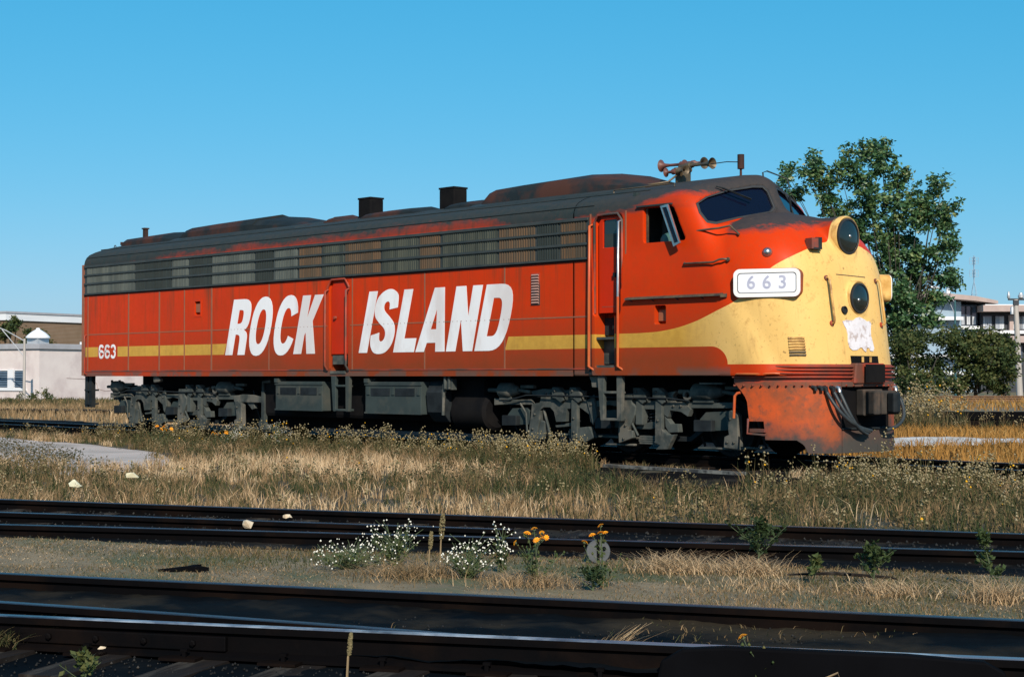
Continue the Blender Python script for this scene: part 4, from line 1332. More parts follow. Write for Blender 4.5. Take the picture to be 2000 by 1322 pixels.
        MB().tube([(-2.5, Y(1.24), .80), (-1.9, Y(1.26), .92), (-.6, Y(1.28), .915), (.2, Y(1.29), .90), (1.3, Y(1.28), .90), (1.7, Y(1.24), .86)], .014, 5).obj('brake_pipe', M['truckdark'], t, smooth=60)
        MB().tube([(-2.1, Y(1.21), .78), (-1.95, Y(1.22), .62), (-1.92, Y(1.22), .30)], .018, 5).obj('brake_rod', T, t)
        MB().tube([(-1.62, Y(1.13), .70), (-1.50, Y(1.15), .45), (-1.42, Y(1.15), .22)], .024, 6).obj('brake_hanger', T, t)
        MB().tube([(.50, Y(1.22), .80), (.47, Y(1.24), .55), (.60, Y(1.2), .30)], .020, 6).obj('brake_hanger', T, t)
        MB().tube([(-1.3, Y(1.10), .27), (1.1, Y(1.10), .25)], .018, 6).obj('brake_rod', T, t)
    MB().box(-2.4, 2.4, -.6, .6, .35, .9).obj('traction_motor', M['black'], t, bevel=.05)
    return t


tr = build_truck()
tr.location = (6.55, 0, 0)
tr2 = copy_tree(tr, loco)
tr2.location = (-6.55, 0, 0)
# the rear truck's inner end: frame end with brake hanger
fe = MB().plate([(-4.30, .82), (-3.95, .87), (-3.55, .86), (-3.15, .80), (-3.12, .70), (-4.25, .70)], -1.18, -1.10).obj('frame_end', M['truck'], loco, bevel=.012)
MB().plate([(-3.22, .95), (-3.12, .95), (-3.10, .30), (-3.0, .16), (-3.22, .14), (-3.34, .26), (-3.22, .40)], -1.22, -1.14).obj('brake_hanger', M['truck'], fe, bevel=.012)
MB().plate([(-3.86, .70), (-3.66, .55), (-3.56, .58), (-3.60, .70)], -1.14, -1.06).obj('brake_lever', M['truck'], fe, bevel=.01)
MB().tube([(-3.85, -1.15, .16), (-3.0, -1.15, .17)], .03, 6).obj('tie_rod', M['truck'], fe)
MB().tube([(-3.17, -1.2, .95), (-3.17, -1.2, 1.12), (-2.9, -1.2, 1.14)], .03, 6).obj('drain_pipe', M['truck'], fe)
MB().tube([(9.15, -1.2, .14), (9.3, -1.15, .17), (9.6, -1.1, .16)], .018, 6).obj('sand_pipe', M['truck'], loco)

# ================================================================== GROUND
def wav(x, y, n=6, f0=.6, seed=1):
    r = np.random.default_rng(seed); z = 0; amp = 1; tot = 0
    for k in range(n):
        a = r.uniform(0, 2 * np.pi); f = f0 * 1.9 ** k
        for q in range(2):
            a2 = a + q * 1.4 + r.uniform(-.3, .3)
            z = z + amp * np.sin((x * np.cos(a2) + y * np.sin(a2)) * f + r.uniform(0, 6.28))
        tot += amp; amp *= .62
    return z / tot / 1.4


M['earth'] = pm('dry_weedy_earth', (.20, .145, .085), (.12, .095, .055), .35, .95, bump=.5, bdist=.05, c3=(.075, .085, .035), s3=.12)
M['far_soil'] = M['earth']
M['cinder'] = pm('shade_blackened_cinder', (.0035, .004, .005), (.007, .007, .0075), 1.8, .85, bump=.8, bdist=.03, c3=(.026, .023, .020), s3=.9, spec=.03)  # cinder black pushed down to carry the shade over the tracks
M['cinder2'] = pm('oily_shade_dark_soil', (.002, .0035, .0055), (.006, .0075, .009), 1.2, .8, bump=.8, bdist=.03, c3=(.030, .024, .017), s3=.6, spec=.02)  # foreground shade put into the soil black; lighter patches mimic sunlit soil
M['verge'] = pm('verge_dirt', (.225, .165, .095), (.105, .088, .054), 1.6, .95, bump=.7, bdist=.03, c3=(.08, .085, .04), s3=.9, stretch=(.7, 1.2, 1))
M['concrete'] = pm('bleached_concrete', (.46, .40, .365), (.38, .335, .305), .8, .9, bump=.15, c3=(.30, .27, .24), s3=.5)
M['chalk'] = pm('white_limestone', (.62, .60, .59), (.42, .37, .32), 3, .9, bump=.8, bdist=.05)
M['tie'] = pm('creosoted_timber', (.020, .014, .011), (.009, .008, .008), 3, .85, bump=.5, stretch=(1, 6, 1), c3=(.05, .042, .034), s3=1.4, spec=.1)
M['railside'] = pm('rusty_shade_dark_rail', (.004, .0032, .0034), (.0022, .0024, .003), 3, .6, bump=.3, c3=(.008, .005, .004), s3=1.5, spec=.03)  # rust darkened to near black so the rail webs look shaded
M['railtop'] = pm('polished_railhead_glints', (.62, .62, .62), (.16, .17, .20), 1.3, .34, metal=.45, lo=.40, hi=.52, c3=(.035, .037, .045), s3=1.1)  # pale and dark patches stand in for broken glints along the head
M['railtop_rust'] = pm('rusty_railhead', (.10, .10, .11), (.055, .05, .05), 1.5, .42, metal=.8)
M['rust_rail'] = pm('brown_rusty_rail', (.16, .085, .045), (.10, .055, .03), 2, .7)
M['tar'] = pm('tarred_scrap', (.003, .003, .004), None, 3, .8, spec=.04)

gsz = 900
MB().add([(-gsz, -gsz, -.2), (gsz, -gsz, -.2), (gsz, gsz, -.2), (-gsz, gsz, -.2)], [(0, 1, 2, 3)]).obj('ground', M['earth'])['kind'] = 'structure'

SD = np.array([.885, .466]); SN = np.array([-.466, .885])


def st(s, t): return (SD[0] * s + SN[0] * t, SD[1] * s + SN[1] * t)


def zone(name, s0, s1, tf0, tf1, zf0, zf1, mat, ds=.06, nt_=30, amp=.012, seed=3):
    ss = np.arange(s0, s1, ds); u = np.linspace(0, 1, nt_)
    t0 = tf0(ss) if callable(tf0) else np.full_like(ss, tf0); t1 = tf1(ss) if callable(tf1) else np.full_like(ss, tf1)
    T_ = t0[:, None] * (1 - u) + t1[:, None] * u; S_ = np.repeat(ss[:, None], nt_, 1)
    x = SD[0] * S_ + SN[0] * T_; y = SD[1] * S_ + SN[1] * T_
    z = zf0 * (1 - u) + zf1 * u + amp * wav(x, y, 7, 1.6, seed) + amp * .5 * wav(x, y, 4, 14, seed + 5)
    V = np.stack([x, y, z], -1).reshape(-1, 3)
    i = np.arange(len(ss) - 1)[:, None] * nt_ + np.arange(nt_ - 1)
    F = np.stack([i, i + nt_, i + nt_ + 1, i + 1], -1).reshape(-1, 4)
    o = tri_mesh(name, V, F, mat, smooth=True)
    o['kind'] = 'structure'
    return o


e1 = lambda s: -18.42 + .10 * wav(s, s * 0, 5, 1.1, 8) - .30 * np.clip((s - 11.5) / 6, 0, 1)
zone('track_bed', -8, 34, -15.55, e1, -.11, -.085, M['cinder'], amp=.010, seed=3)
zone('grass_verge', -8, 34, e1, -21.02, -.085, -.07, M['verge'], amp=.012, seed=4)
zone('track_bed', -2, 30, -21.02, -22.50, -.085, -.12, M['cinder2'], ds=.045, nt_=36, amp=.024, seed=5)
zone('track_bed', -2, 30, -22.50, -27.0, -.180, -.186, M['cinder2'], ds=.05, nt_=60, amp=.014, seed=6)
# cinder strip under the locomotive track and the black patch beside it
def sheet(name, poly, z, mat, kind='structure', sub=.25, amp=.01, seed=2, rag=.0):
    xs_ = [p[0] for p in poly]; ys_ = [p[1] for p in poly]
    gx = np.arange(min(xs_), max(xs_) + sub, sub); gy = np.arange(min(ys_), max(ys_) + sub, sub)
    XX, YY = np.meshgrid(gx, gy, indexing='ij')
    D_ = poly_dist(XX, YY, poly) + rag * wav(XX, YY, 6, 1.2, seed + 9)
    ok = D_ < 0
    cell = ok[:-1, :-1] & ok[1:, :-1] & ok[:-1, 1:] & ok[1:, 1:]
    ny_ = len(gy); i = np.argwhere(cell); b = i[:, 0] * ny_ + i[:, 1]
    F = np.stack([b, b + ny_, b + ny_ + 1, b + 1], 1)
    Z = z + amp * wav(XX, YY, 6, 2.0, seed) - np.clip(.05 + D_ * .2, 0, .05) * .6
    V = np.stack([XX, YY, Z], -1).reshape(-1, 3)
    used = np.unique(F); rm = np.full(len(V), -1); rm[used] = np.arange(len(used))
    o = tri_mesh(name, V[used], rm[F], mat, smooth=True); o['kind'] = kind
    return o


sheet('cinder_path', [(-60, -1.75), (11.0, -1.75), (40, -1.75), (40, 1.3), (11.5, 1.5), (8, 7), (-13, 9), (-20, 3), (-60, 1.8)], -.175, M['cinder'], sub=.2, amp=.012)  # cinder strip, widened beyond the far rail to stand for shaded ground
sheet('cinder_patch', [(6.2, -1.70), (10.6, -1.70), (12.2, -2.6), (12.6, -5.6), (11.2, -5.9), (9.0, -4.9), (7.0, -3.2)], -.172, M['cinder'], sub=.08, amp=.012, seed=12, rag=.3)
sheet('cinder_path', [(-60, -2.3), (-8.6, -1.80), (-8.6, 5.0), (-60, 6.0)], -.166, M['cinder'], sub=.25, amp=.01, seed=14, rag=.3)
sheet('concrete_slab', [(-40, -1.95), (-14, -2.55), (-5.9, -3.44), (-2.1, -4.18), (1.9, -6.3), (3.6, -8.6), (2.2, -9.9), (-8, -8.8), (-40, -8)], -.158, M['concrete'], sub=.1, amp=.004, seed=21, rag=.12)
sheet('limestone_patch', [(4.0, 6.0), (7.2, 6.4), (9.4, 9.5), (8.5, 11.5), (5.5, 10.2), (3.4, 8.0)], -.06, M['chalk'], sub=.12, amp=.06, seed=31, rag=.5)


# ================================================================== TRACKS
PROF = [(-.036, -.004), (-.036, -.038), (-.010, -.050), (-.009, -.130), (-.070, -.150), (-.070, -.165), (.070, -.165), (.070, -.150), (.009, -.130), (.010, -.050), (.036, -.038), (.036, -.004), (.026, 0), (-.026, 0)]


def rail(parent, pts, mats, ztop=0., name='rail', width=1.):
    P = [Vector((p[0], p[1], 0)) for p in pts]
    m = len(PROF); b = MB(); vs = []
    for i, p in enumerate(P):
        t = (P[min(i + 1, len(P) - 1)] - P[max(i - 1, 0)]).normalized(); n_ = Vector((-t.y, t.x, 0))
        for (l, z) in PROF: vs.append(p + n_ * l * width + Vector((0, 0, ztop + z)))
    fs = []; mi = []
    for i in range(len(P) - 1):
        for k in range(m):
            k2 = (k + 1) % m
            fs.append((i * m + k, i * m + k2, (i + 1) * m + k2, (i + 1) * m + k)); mi.append(1 if k in (11, 12, 13) else 0)
    fs += [tuple(range(m)), tuple((len(P) - 1) * m + k for k in reversed(range(m)))]; mi += [0, 0]
    b.v = vs; b.f = fs; b.m = mi
    return b.obj(name, mats, parent)


def smooth_line(P, n=40, ext0=0, ext1=0):
    P = [np.array(p, float) for p in P]
    if ext0: P = [P[0] + (P[0] - P[1]) / np.linalg.norm(P[0] - P[1]) * ext0] + P
    if ext1: P = P + [P[-1] + (P[-1] - P[-2]) / np.linalg.norm(P[-1] - P[-2]) * ext1]
    P = np.array(P)
    s = np.r_[0, np.cumsum(np.linalg.norm(np.diff(P, axis=0), axis=1))]
    co = np.polyfit(s, P[:, 0], 3), np.polyfit(s, P[:, 1], 3)
    q = np.linspace(0, s[-1], n)
    return list(zip(np.polyval(co[0], q), np.polyval(co[1], q)))


TIE = MB().box(-1.3, 1.3, -.11, .11, -.18, 0).mesh('tie', M['tie'])


def add_tie(parent, x, y, rz, z):
    o = link('tie', TIE, parent); o.location = (x, y, z); o.rotation_euler = (0, random.uniform(-.006, .006), rz + random.uniform(-.02, .02))


# the locomotive's track
tk = thing('railway_track', 'weed-grown track running under the red locomotive', 'railway track')
for y in (-.7525, .7525):
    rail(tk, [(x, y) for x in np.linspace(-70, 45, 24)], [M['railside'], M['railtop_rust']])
for x in np.arange(-14, 22, .56): add_tie(tk, x, 0, math.pi / 2, -.163)

# second track from the camera: two rails spreading to the left with a third between them
A_ = smooth_line([(9.12, -12.97), (12.82, -11.28), (15.67, -10.06), (18.13, -8.78)], 40, 6, 8)
E_ = smooth_line([(9.78, -14.06), (10.44, -13.62), (13.33, -12.23), (14.99, -11.38)], 24, 5, 0)
D_ = smooth_line([(11.83, -14.31), (14.47, -12.58), (16.71, -11.30), (18.83, -10.03)], 40, 6, 8)
tk = thing('railway_track', 'black track lying between the weedy field and the flowering verge', 'railway track')
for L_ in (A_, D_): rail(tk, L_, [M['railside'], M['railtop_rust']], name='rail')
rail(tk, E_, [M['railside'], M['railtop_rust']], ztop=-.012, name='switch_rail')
for s in np.arange(-1, 27, .55):
    x, y = st(s, -16.95); add_tie(tk, x, y, math.atan2(.466, .885) + math.pi / 2, -.097)
# nearest track
B_ = smooth_line([(15.02, -15.88), (17.24, -14.74), (18.88, -13.88), (20.51, -13.02)], 40, 6, 8)
C_ = smooth_line([(16.77, -16.70), (18.46, -15.70), (19.75, -14.93), (21.07, -14.07)], 40, 6, 8)
PT = smooth_line([(15.65, -16.65), (16.14, -16.42), (17.97, -15.65), (19.18, -15.20)], 24, 4, 0)
tk = thing('railway_track', 'nearest track with a shiny railhead and a switch point at the bottom of the view', 'railway track')
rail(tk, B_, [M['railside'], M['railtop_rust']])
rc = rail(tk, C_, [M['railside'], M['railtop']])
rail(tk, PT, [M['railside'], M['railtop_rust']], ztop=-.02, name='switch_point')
for s in np.arange(4, 24, .53):
    x, y = st(s, -21.95); add_tie(tk, x, y, math.atan2(.466, .885) + math.pi / 2, -.166)
TP = MB().box(-.10, .10, -.15, .15, 0, .014).mesh('tie_plate', M['railside'])
SP = MB().box(-.010, .010, -.010, .010, 0, .035); SP.box(-.018, .018, -.018, .012, .030, .044); SP = SP.mesh('spike', M['railside'])
for L_, sides in ((C_, (-1, 1)), (B_, (-1, 1))):
    Lx = np.array(L_); sv = Lx @ SD; tv = Lx @ SN
    for s in np.arange(6, 22, .53):
        tc = np.interp(s, sv, tv); x, y = st(s, tc); rz = math.atan2(.5, .866)
        o = link('tie_plate', TP, tk); o.location = (x, y, -.166); o.rotation_euler = (0, 0, rz)
        for sd in sides:
            o = link('spike', SP, tk); o.location = (x - math.sin(rz) * .085 * sd + random.uniform(-.03, .03), y + math.cos(rz) * .085 * sd, -.155); o.rotation_euler = (0, 0, rz + (math.pi if sd < 0 else 0))
# joint bar and guard bar bolted to the near rail
def along(P0, P1, off):
    P0 = Vector((*P0, 0)); P1 = Vector((*P1, 0)); u = (P1 - P0).normalized(); n_ = Vector((u.y, -u.x, 0))
    return P0 + n_ * off, u, n_, (P1 - P0).length
o, u, n_, L = along((16.86, -16.645), (17.86, -16.05), .012)
fn = lambda a, c, d: tuple(o + u * a + n_ * d + Vector((0, 0, c)))
jb = MB().prism([(0, -.13), (0, -.055), (L, -.055), (L, -.13)], [], fn, 0, .035).obj('joint_bar', M['railside'], tk, bevel=.006)
for k in range(4):
    MB().lathe(o + u * (L * (.15 + .233 * k)) + n_ * .03 + Vector((0, 0, -.092)), n_, [(0, .018), (.02, .018), (.024, .01)], 6, caps=True).obj('bolt', M['railside'], jb)
o, u, n_, L = along((19.76, -14.93), (21.06, -14.10), .045)
fn = lambda a, c, d: tuple(o + u * a + n_ * d + Vector((0, 0, c)))
gb = MB().prism([(-.02, -.16), (0, -.06), (.10, .0), (.30, .016), (L - .45, .012), (L - .12, -.004), (L - .03, -.05), (L, -.16)], [], fn, 0, .07).obj('guard_bar', M['tar'], tk, bevel=.012)
for a in (L - .36, L - .19):
    MB().lathe(o + u * a + n_ * .07 + Vector((0, 0, -.11)), n_, [(0, .024), (.018, .024), (.024, .014)], 8, caps=True).obj('bolt', M['railside'], gb)
# far tracks behind the locomotive, left, and on the bank, right
tk = thing('railway_track', 'rusty far track in the dry grass left behind the locomotive', 'railway track')
for off in (0, 1.5):
    rail(tk, [(-33.85 + 3.91 * k - .33 * off, 8.17 + 1.37 * k + .94 * off) for k in (-12, -4, 0, 2, 8)], [M['railside'], M['railtop_rust']])


# ================================================================== GRASS AND WEEDS
def leafy_material(name, stops, rough=.85, tr=.25):
    t = NT(name)
    at = t.n('Attribute'); at.attribute_name = 'tint'
    cr = t.n('ValToRGB'); el = cr.color_ramp.elements
    el[0].position, el[0].color = stops[0][0], (*stops[0][1], 1)
    el[1].position, el[1].color = stops[-1][0], (*stops[-1][1], 1)
    for p, c in stops[1:-1]:
        e = el.new(p); e.color = (*c, 1)
    t.t.links.new(at.outputs['Fac'], cr.inputs[0])
    t.set(cr.outputs[0], rough, 0, .2 if rough > .5 else .5)
    if tr:
        tl = t.n('BsdfTranslucent'); t.t.links.new(cr.outputs[0], tl.inputs[0])
        mx = t.n('MixShader'); mx.inputs[0].default_value = tr
        t.t.links.new(t.b.outputs[0], mx.inputs[1]); t.t.links.new(tl.outputs[0], mx.inputs[2])
        t.t.links.new(mx.outputs[0], t.out.inputs[0])
    return t.mat


M['grass'] = leafy_material('dry_grass', [(0, (.030, .045, .016)), (.25, (.075, .080, .030)), (.5, (.19, .125, .062)), (.75, (.37, .235, .120)), (1, (.66, .48, .29))])
M['orange_grass'] = leafy_material('rust_coloured_grass', [(0, (.07, .055, .02)), (.4, (.30, .15, .04)), (.7, (.44, .22, .055)), (1, (.52, .34, .13))])
M['seed'] = leafy_material('seed_heads', [(0, (.13, .105, .05)), (.5, (.26, .21, .11)), (.8, (.34, .28, .17)), (.93, (.44, .38, .26)), (.94, (.75, .33, .02)), (1, (.80, .42, .02))], tr=.1)
M['leaf'] = leafy_material('poplar_leaf', [(0, (.014, .044, .022)), (.40, (.042, .110, .042)), (.72, (.110, .190, .065)), (.94, (.24, .27, .10)), (1, (.34, .25, .05))], rough=.45, tr=.25)
M['bushleaf'] = leafy_material('bush_leaf', [(0, (.018, .032, .012)), (.5, (.050, .075, .024)), (.85, (.11, .11, .035)), (1, (.22, .17, .06))], rough=.6, tr=.2)


def blades(name, P, h, w, lean, mat, tint, z0=-.19, kind='stuff', parent=None):
    n = len(P); r = np.random.default_rng(n)
    a = r.uniform(0, 2 * np.pi, n); b = r.uniform(0, 2 * np.pi, n)
    ux, uy = np.cos(a), np.sin(a); lx, ly = np.cos(b) * lean * h, np.sin(b) * lean * h
    z0 = np.broadcast_to(z0, n)
    V = np.zeros((n, 5, 3))
    V[:, 0] = np.stack([P[:, 0] - ux * w / 2, P[:, 1] - uy * w / 2, z0], 1)
    V[:, 1] = np.stack([P[:, 0] + ux * w / 2, P[:, 1] + uy * w / 2, z0], 1)
    V[:, 2] = np.stack([P[:, 0] + ux * w * .38 + lx * .35, P[:, 1] + uy * w * .38 + ly * .35, z0 + h * .6], 1)
    V[:, 3] = np.stack([P[:, 0] - ux * w * .38 + lx * .35, P[:, 1] - uy * w * .38 + ly * .35, z0 + h * .6], 1)
    V[:, 4] = np.stack([P[:, 0] + lx, P[:, 1] + ly, z0 + h * (1 - .25 * lean)], 1)
    k = np.arange(n)[:, None] * 5
    F = np.concatenate([k + [0, 1, 2], k + [0, 2, 3], k + [3, 2, 4]])
    o = tri_mesh(name, V.reshape(-1, 3), F, mat, parent, np.repeat(tint, 5))
    if kind: o['kind'] = kind
    return o


OCT = np.array([(1, 0, 0), (-1, 0, 0), (0, 1, 0), (0, -1, 0), (0, 0, 1), (0, 0, -1)], float)
OCF = np.array([(0, 2, 4), (2, 1, 4), (1, 3, 4), (3, 0, 4), (2, 0, 5), (1, 2, 5), (3, 1, 5), (0, 3, 5)])


def beads(name, P, r, mat, tint, parent=None, kind='stuff'):
    n = len(P)
    V = P[:, None, :] + OCT[None] * np.broadcast_to(r, n)[:, None, None]
    F = (np.arange(n)[:, None, None] * 6 + OCF[None]).reshape(-1, 3)
    o = tri_mesh(name, V.reshape(-1, 3), F, mat, parent, np.repeat(tint, 6))
    if kind: o['kind'] = kind
    return o


def leaf_quads(P, size, r, up=.3):
    n = len(P)
    d = r.normal(0, 1, (n, 3)); d[:, 2] = d[:, 2] * .6 + up; d /= np.linalg.norm(d, axis=1)[:, None]
    e = np.cross(d, r.normal(0, 1, (n, 3))); e /= np.linalg.norm(e, axis=1)[:, None]
    s = np.broadcast_to(size, n)[:, None]
    V = np.stack([P, P + d * s * .5 + e * s * .28, P + d * s, P + d * s * .5 - e * s * .28], 1)
    F = np.arange(n)[:, None] * 4 + np.arange(4)
    return V.reshape(-1, 3), F


def scatter(poly, n, seed):
    r = np.random.default_rng(seed); poly = np.asarray(poly); lo, hi = poly.min(0), poly.max(0)
    out = np.zeros((0, 2))
    while len(out) < n:
        p = r.uniform(lo, hi, (n * 2, 2))
        out = np.r_[out, p[poly_dist(p[:, 0], p[:, 1], poly) < 0]]
    return out[:n]


PATCH = [(6.2, -1.9), (10.4, -1.9), (12.0, -2.7), (12.4, -5.3), (11.2, -5.6), (9.2, -4.6), (7.2, -3.0)]
SLAB = [(-40, -1.95), (-14, -2.75), (-5.9, -3.64), (-2.1, -4.38), (1.5, -6.4), (2.6, -8.2), (1.2, -9.0), (-8, -8.0), (-40, -7.5)]
FIELD = [(-16, -1.55), (9.5, -1.55), (16.5, -1.2), (24, -1.6), (24, -5.2), (19.3, -7.85), (16.5, -9.0), (13.2, -10.55), (9, -12.6), (2, -15.4), (-6, -11), (-22, -6)]


def field_tint(P, r):
    """0 green .. 1 bleached, in patches"""
    t = .46 + .34 * wav(P[:, 0], P[:, 1], 5, .55, 41) + .20 * wav(P[:, 0], P[:, 1], 3, 3.0, 42)
    for (x, y, rr, dv) in ((11.0, -6.6, 1.8, -.35), (8.3, -8.6, 1.4, -.30), (5.3, -1.9, 2.5, -.12), (2.5, -10.5, 1.7, -.3), (13.5, -7.6, 1.2, -.30), (5.8, -4.5, 2.0, .34), (3.2, -4.6, 2.0, .26), (6.5, -6.6, 2.6, .25), (3.0, -7.5, 2.0, .18), (17.5, -4.0, 2.0, .25), (14.6, -3.6, 1.4, .2), (9.0, -7.0, 1.2, .1), (0, -3.0, 3, -.2), (14.3, -5.2, 1.2, -.1)):
        t = t + dv * np.exp(-((P[:, 0] - x) ** 2 + (P[:, 1] - y) ** 2) / rr ** 2)
    return t + r.normal(0, .15, len(P))


rr_ = np.random.default_rng(5)


def tufted(name, C, per, rad, hmean, tints, mat, z0, lean=(.1, .8), w=(.006, .013), seed=1):
    """grass in tufts: blades of a tuft share height, colour and lie"""
    r = np.random.default_rng(seed); n = len(C)
    k = r.integers(per[0], per[1], n); w_ = np.repeat(np.arange(n), k); m = len(w_)
    P = C[w_] + r.normal(0, 1, (m, 2)) * (rad * r.uniform(.5, 1.3, n))[w_][:, None]
    h = (hmean * r.uniform(.55, 1.3, n))[w_] * r.uniform(.55, 1.15, m)
    t = np.clip((tints + r.normal(0, .17, n))[w_] + r.normal(0, .09, m), 0, 1)
    return blades(name, P, h, r.uniform(*w, m), r.uniform(*lean, m), mat, t, z0)


sheet('field_ground', FIELD, -.188, pm('shade_dark_field_soil', (.060, .046, .028), (.034, .029, .019), 1.5, .95, bump=.6, bdist=.03, c3=(.045, .048, .022), s3=.5), sub=.15, amp=.012, seed=13, rag=.15)  # soil darkened to read as shadow in the gaps between tufts
C_t = scatter(FIELD, 12000, 6)
dp = poly_dist(C_t[:, 0], C_t[:, 1], PATCH) + .25 * wav(C_t[:, 0], C_t[:, 1], 5, 2.2, 77)
dsl = poly_dist(C_t[:, 0], C_t[:, 1], SLAB) + .5 * wav(C_t[:, 0], C_t[:, 1], 5, 1.6, 78)
den = .55 + .45 * wav(C_t[:, 0], C_t[:, 1], 4, 1.3, 79)
bare = poly_dist(C_t[:, 0], C_t[:, 1], [(18.3, -7.7), (19.6, -6.4), (24, -4.0), (24, -5.4)])
bare = np.minimum(bare, poly_dist(C_t[:, 0], C_t[:, 1], [(15.6, -7.7), (16.6, -6.5), (17.0, -7.1), (16.3, -8.1)]))
keep = (dp > 0) & (dsl > 0) & (bare > 0) & (rr_.uniform(0, 1, len(C_t)) < np.clip(den + .3, .25, 1))
C_t = C_t[keep]
hm = .12 + .10 * (1 + wav(C_t[:, 0], C_t[:, 1], 4, .9, 80))
hm *= 1 - .30 * np.exp(-((C_t[:, 1] + 1.5) ** 2) / 1.5) * (C_t[:, 0] < 12)
tufted('field_grass', C_t, (7, 20), .055, hm, field_tint(C_t, rr_) + .02, M['grass'], -.195, seed=61)


def weeds(name, P, h, seed, heads=(3, 9), tint_h=(0, .80), leaf=True, z0=-.19, tstem=.3, hr=(.010, .020)):
    """upright branching weed stalks ending in seed heads"""
    r = np.random.default_rng(seed)
    SP, SH, SW, SL, ST = [], [], [], [], []
    BP, BR, BT = [], [], []
    for (x, y), hh in zip(P, h):
        k = r.integers(*heads)
        for j in range(k):
            a = r.uniform(0, 6.28); d = r.uniform(0, .10) * hh / .4
            px, py = x + d * math.cos(a), y + d * math.sin(a)
            hj = hh * r.uniform(.65, 1.05)
            SP.append((px, py)); SH.append(hj); SW.append(.007); SL.append(.05); ST.append(tstem + r.normal(0, .12))
            n_ = r.integers(1, 4)
            for q in range(n_):
                BP.append((px + r.normal(0, .022), py + r.normal(0, .022), z0 + hj * (1 - .0 - .14 * q * r.uniform(.4, 1.3)))); BR.append(r.uniform(*hr))
                BT.append(r.uniform(*tint_h) if r.uniform() > .02 else .99)
            if leaf:
                for q in range(5):
                    SP.append((px + r.normal(0, .05), py + r.normal(0, .05))); SH.append(hj * r.uniform(.3, .8)); SW.append(r.uniform(.010, .02)); SL.append(.5); ST.append(.30 + r.normal(0, .16))
    blades(name, np.array(SP), np.array(SH), np.array(SW), np.array(SL), M['grass'], np.clip(ST, 0, 1), z0)
    beads('seed_heads', np.array(BP), np.array(BR), M['seed'], np.array(BT))


# weeds through the field, thicker along the locomotive and ahead of the pilot
w1 = scatter(FIELD, 300, 15)
w1 = w1[(poly_dist(w1[:, 0], w1[:, 1], PATCH) > .05) & (poly_dist(w1[:, 0], w1[:, 1], SLAB) > .1)]
weeds('field_weeds', w1, rr_.uniform(.18, .36, len(w1)), 16)
w2 = scatter([(-9, -1.5), (6.3, -1.5), (7.2, -2.6), (6.0, -3.4), (1, -2.6), (-9, -2.2)], 300, 17)
weeds('field_weeds', w2, rr_.uniform(.26, .58, len(w2)), 18)
w3 = scatter([(11.2, -1.3), (17, -1.3), (17, -4.5), (14.5, -6.0), (12.6, -5.6), (12.4, -2.9)], 230, 19)
weeds('field_weeds', w3, rr_.uniform(.26, .48, len(w3)), 20, hr=(.010, .019))
w4 = scatter([(6.2, -1.7), (7.3, -2.2), (8.0, -3.6), (7.0, -4.2), (5.4, -3.0)], 70, 23)
weeds('field_weeds', w4, rr_.uniform(.38, .60, len(w4)), 24)
w5 = np.array([(12.5, -2.2), (12.55, -2.35), (12.3, -2.0), (12.9, -2.5), (13.0, -2.2), (11.9, -3.9), (11.7, -4.2), (12.1, -4.4), (12.2, -3.4)])
weeds('field_weeds', w5, np.array([.74, .66, .7, .6, .6, .62, .5, .5, .58]), 25)

# low scrubby leaf clumps through the field
def scrub(name, C, per, rad, hgt, tint, mat, z0, size=(.02, .05), seed=1):
    r = np.random.default_rng(seed); n = len(C); k = r.integers(per[0], per[1], n); w_ = np.repeat(np.arange(n), k); m = len(w_)
    hh_ = hgt * r.uniform(.5, 1.3, n)
    P_ = np.c_[C[w_] + r.normal(0, 1, (m, 2)) * (rad * r.uniform(.5, 1.4, n))[w_][:, None], z0 + hh_[w_] * r.uniform(.05, 1, m)]
    V, F = leaf_quads(P_, r.uniform(*size, m), r, .4)
    o = tri_mesh(name, V, F, mat, None, np.repeat(np.clip((tint + r.normal(0, .15, n))[w_] + r.normal(0, .1, m), 0, 1), 4)); o['kind'] = 'stuff'


M['scrubleaf'] = leafy_material('scrub_leaf', [(0, (.024, .034, .015)), (.35, (.075, .066, .030)), (.65, (.17, .118, .056)), (1, (.33, .225, .12))], tr=.2)
C_s = scatter(FIELD, 2500, 171)
okk = (poly_dist(C_s[:, 0], C_s[:, 1], PATCH) > .0) & (poly_dist(C_s[:, 0], C_s[:, 1], SLAB) > -.2) & (wav(C_s[:, 0], C_s[:, 1], 4, .8, 172) > -.05) & (field_tint(C_s, rr_) < .66)
C_s = C_s[okk]
scrub('field_scrub', C_s, (25, 60), .10, .26, .35 + .3 * wav(C_s[:, 0], C_s[:, 1], 4, .6, 173), M['scrubleaf'], -.19, seed=174)
C_s = scatter([(-40, -4), (-6, -5), (1.5, -7.6), (3, -9.5), (-6, -11), (-22, -6)], 700, 175)
scrub('field_scrub', C_s, (25, 60), .11, .24, np.full(len(C_s), .35), M['scrubleaf'], -.18, seed=176)

# rust-coloured grass beyond the nose
OG = [(11.2, .95), (30, .95), (30, 8), (20, 19), (8, 19), (2.5, 18.0), (0, 15), (6, 4)]
P = scatter(OG, 40000, 31)
ok = poly_dist(P[:, 0], P[:, 1], [(4.0, 6.0), (7.2, 6.4), (9.4, 9.5), (8.5, 11.5), (5.5, 10.2), (3.4, 8.0)]) + .8 * wav(P[:, 0], P[:, 1], 5, 1.2, 40) > 0
P = P[ok]
hh = (.16 + .12 * (1 + wav(P[:, 0], P[:, 1], 4, .7, 81))) * rr_.uniform(.5, 1.3, len(P))
tn = .55 + .28 * wav(P[:, 0], P[:, 1], 5, .5, 82) + rr_.normal(0, .16, len(P))
blades('orange_grass', P, hh, rr_.uniform(.012, .024, len(P)), rr_.uniform(.1, .8, len(P)), M['orange_grass'], np.clip(tn, 0, 1), -.2)
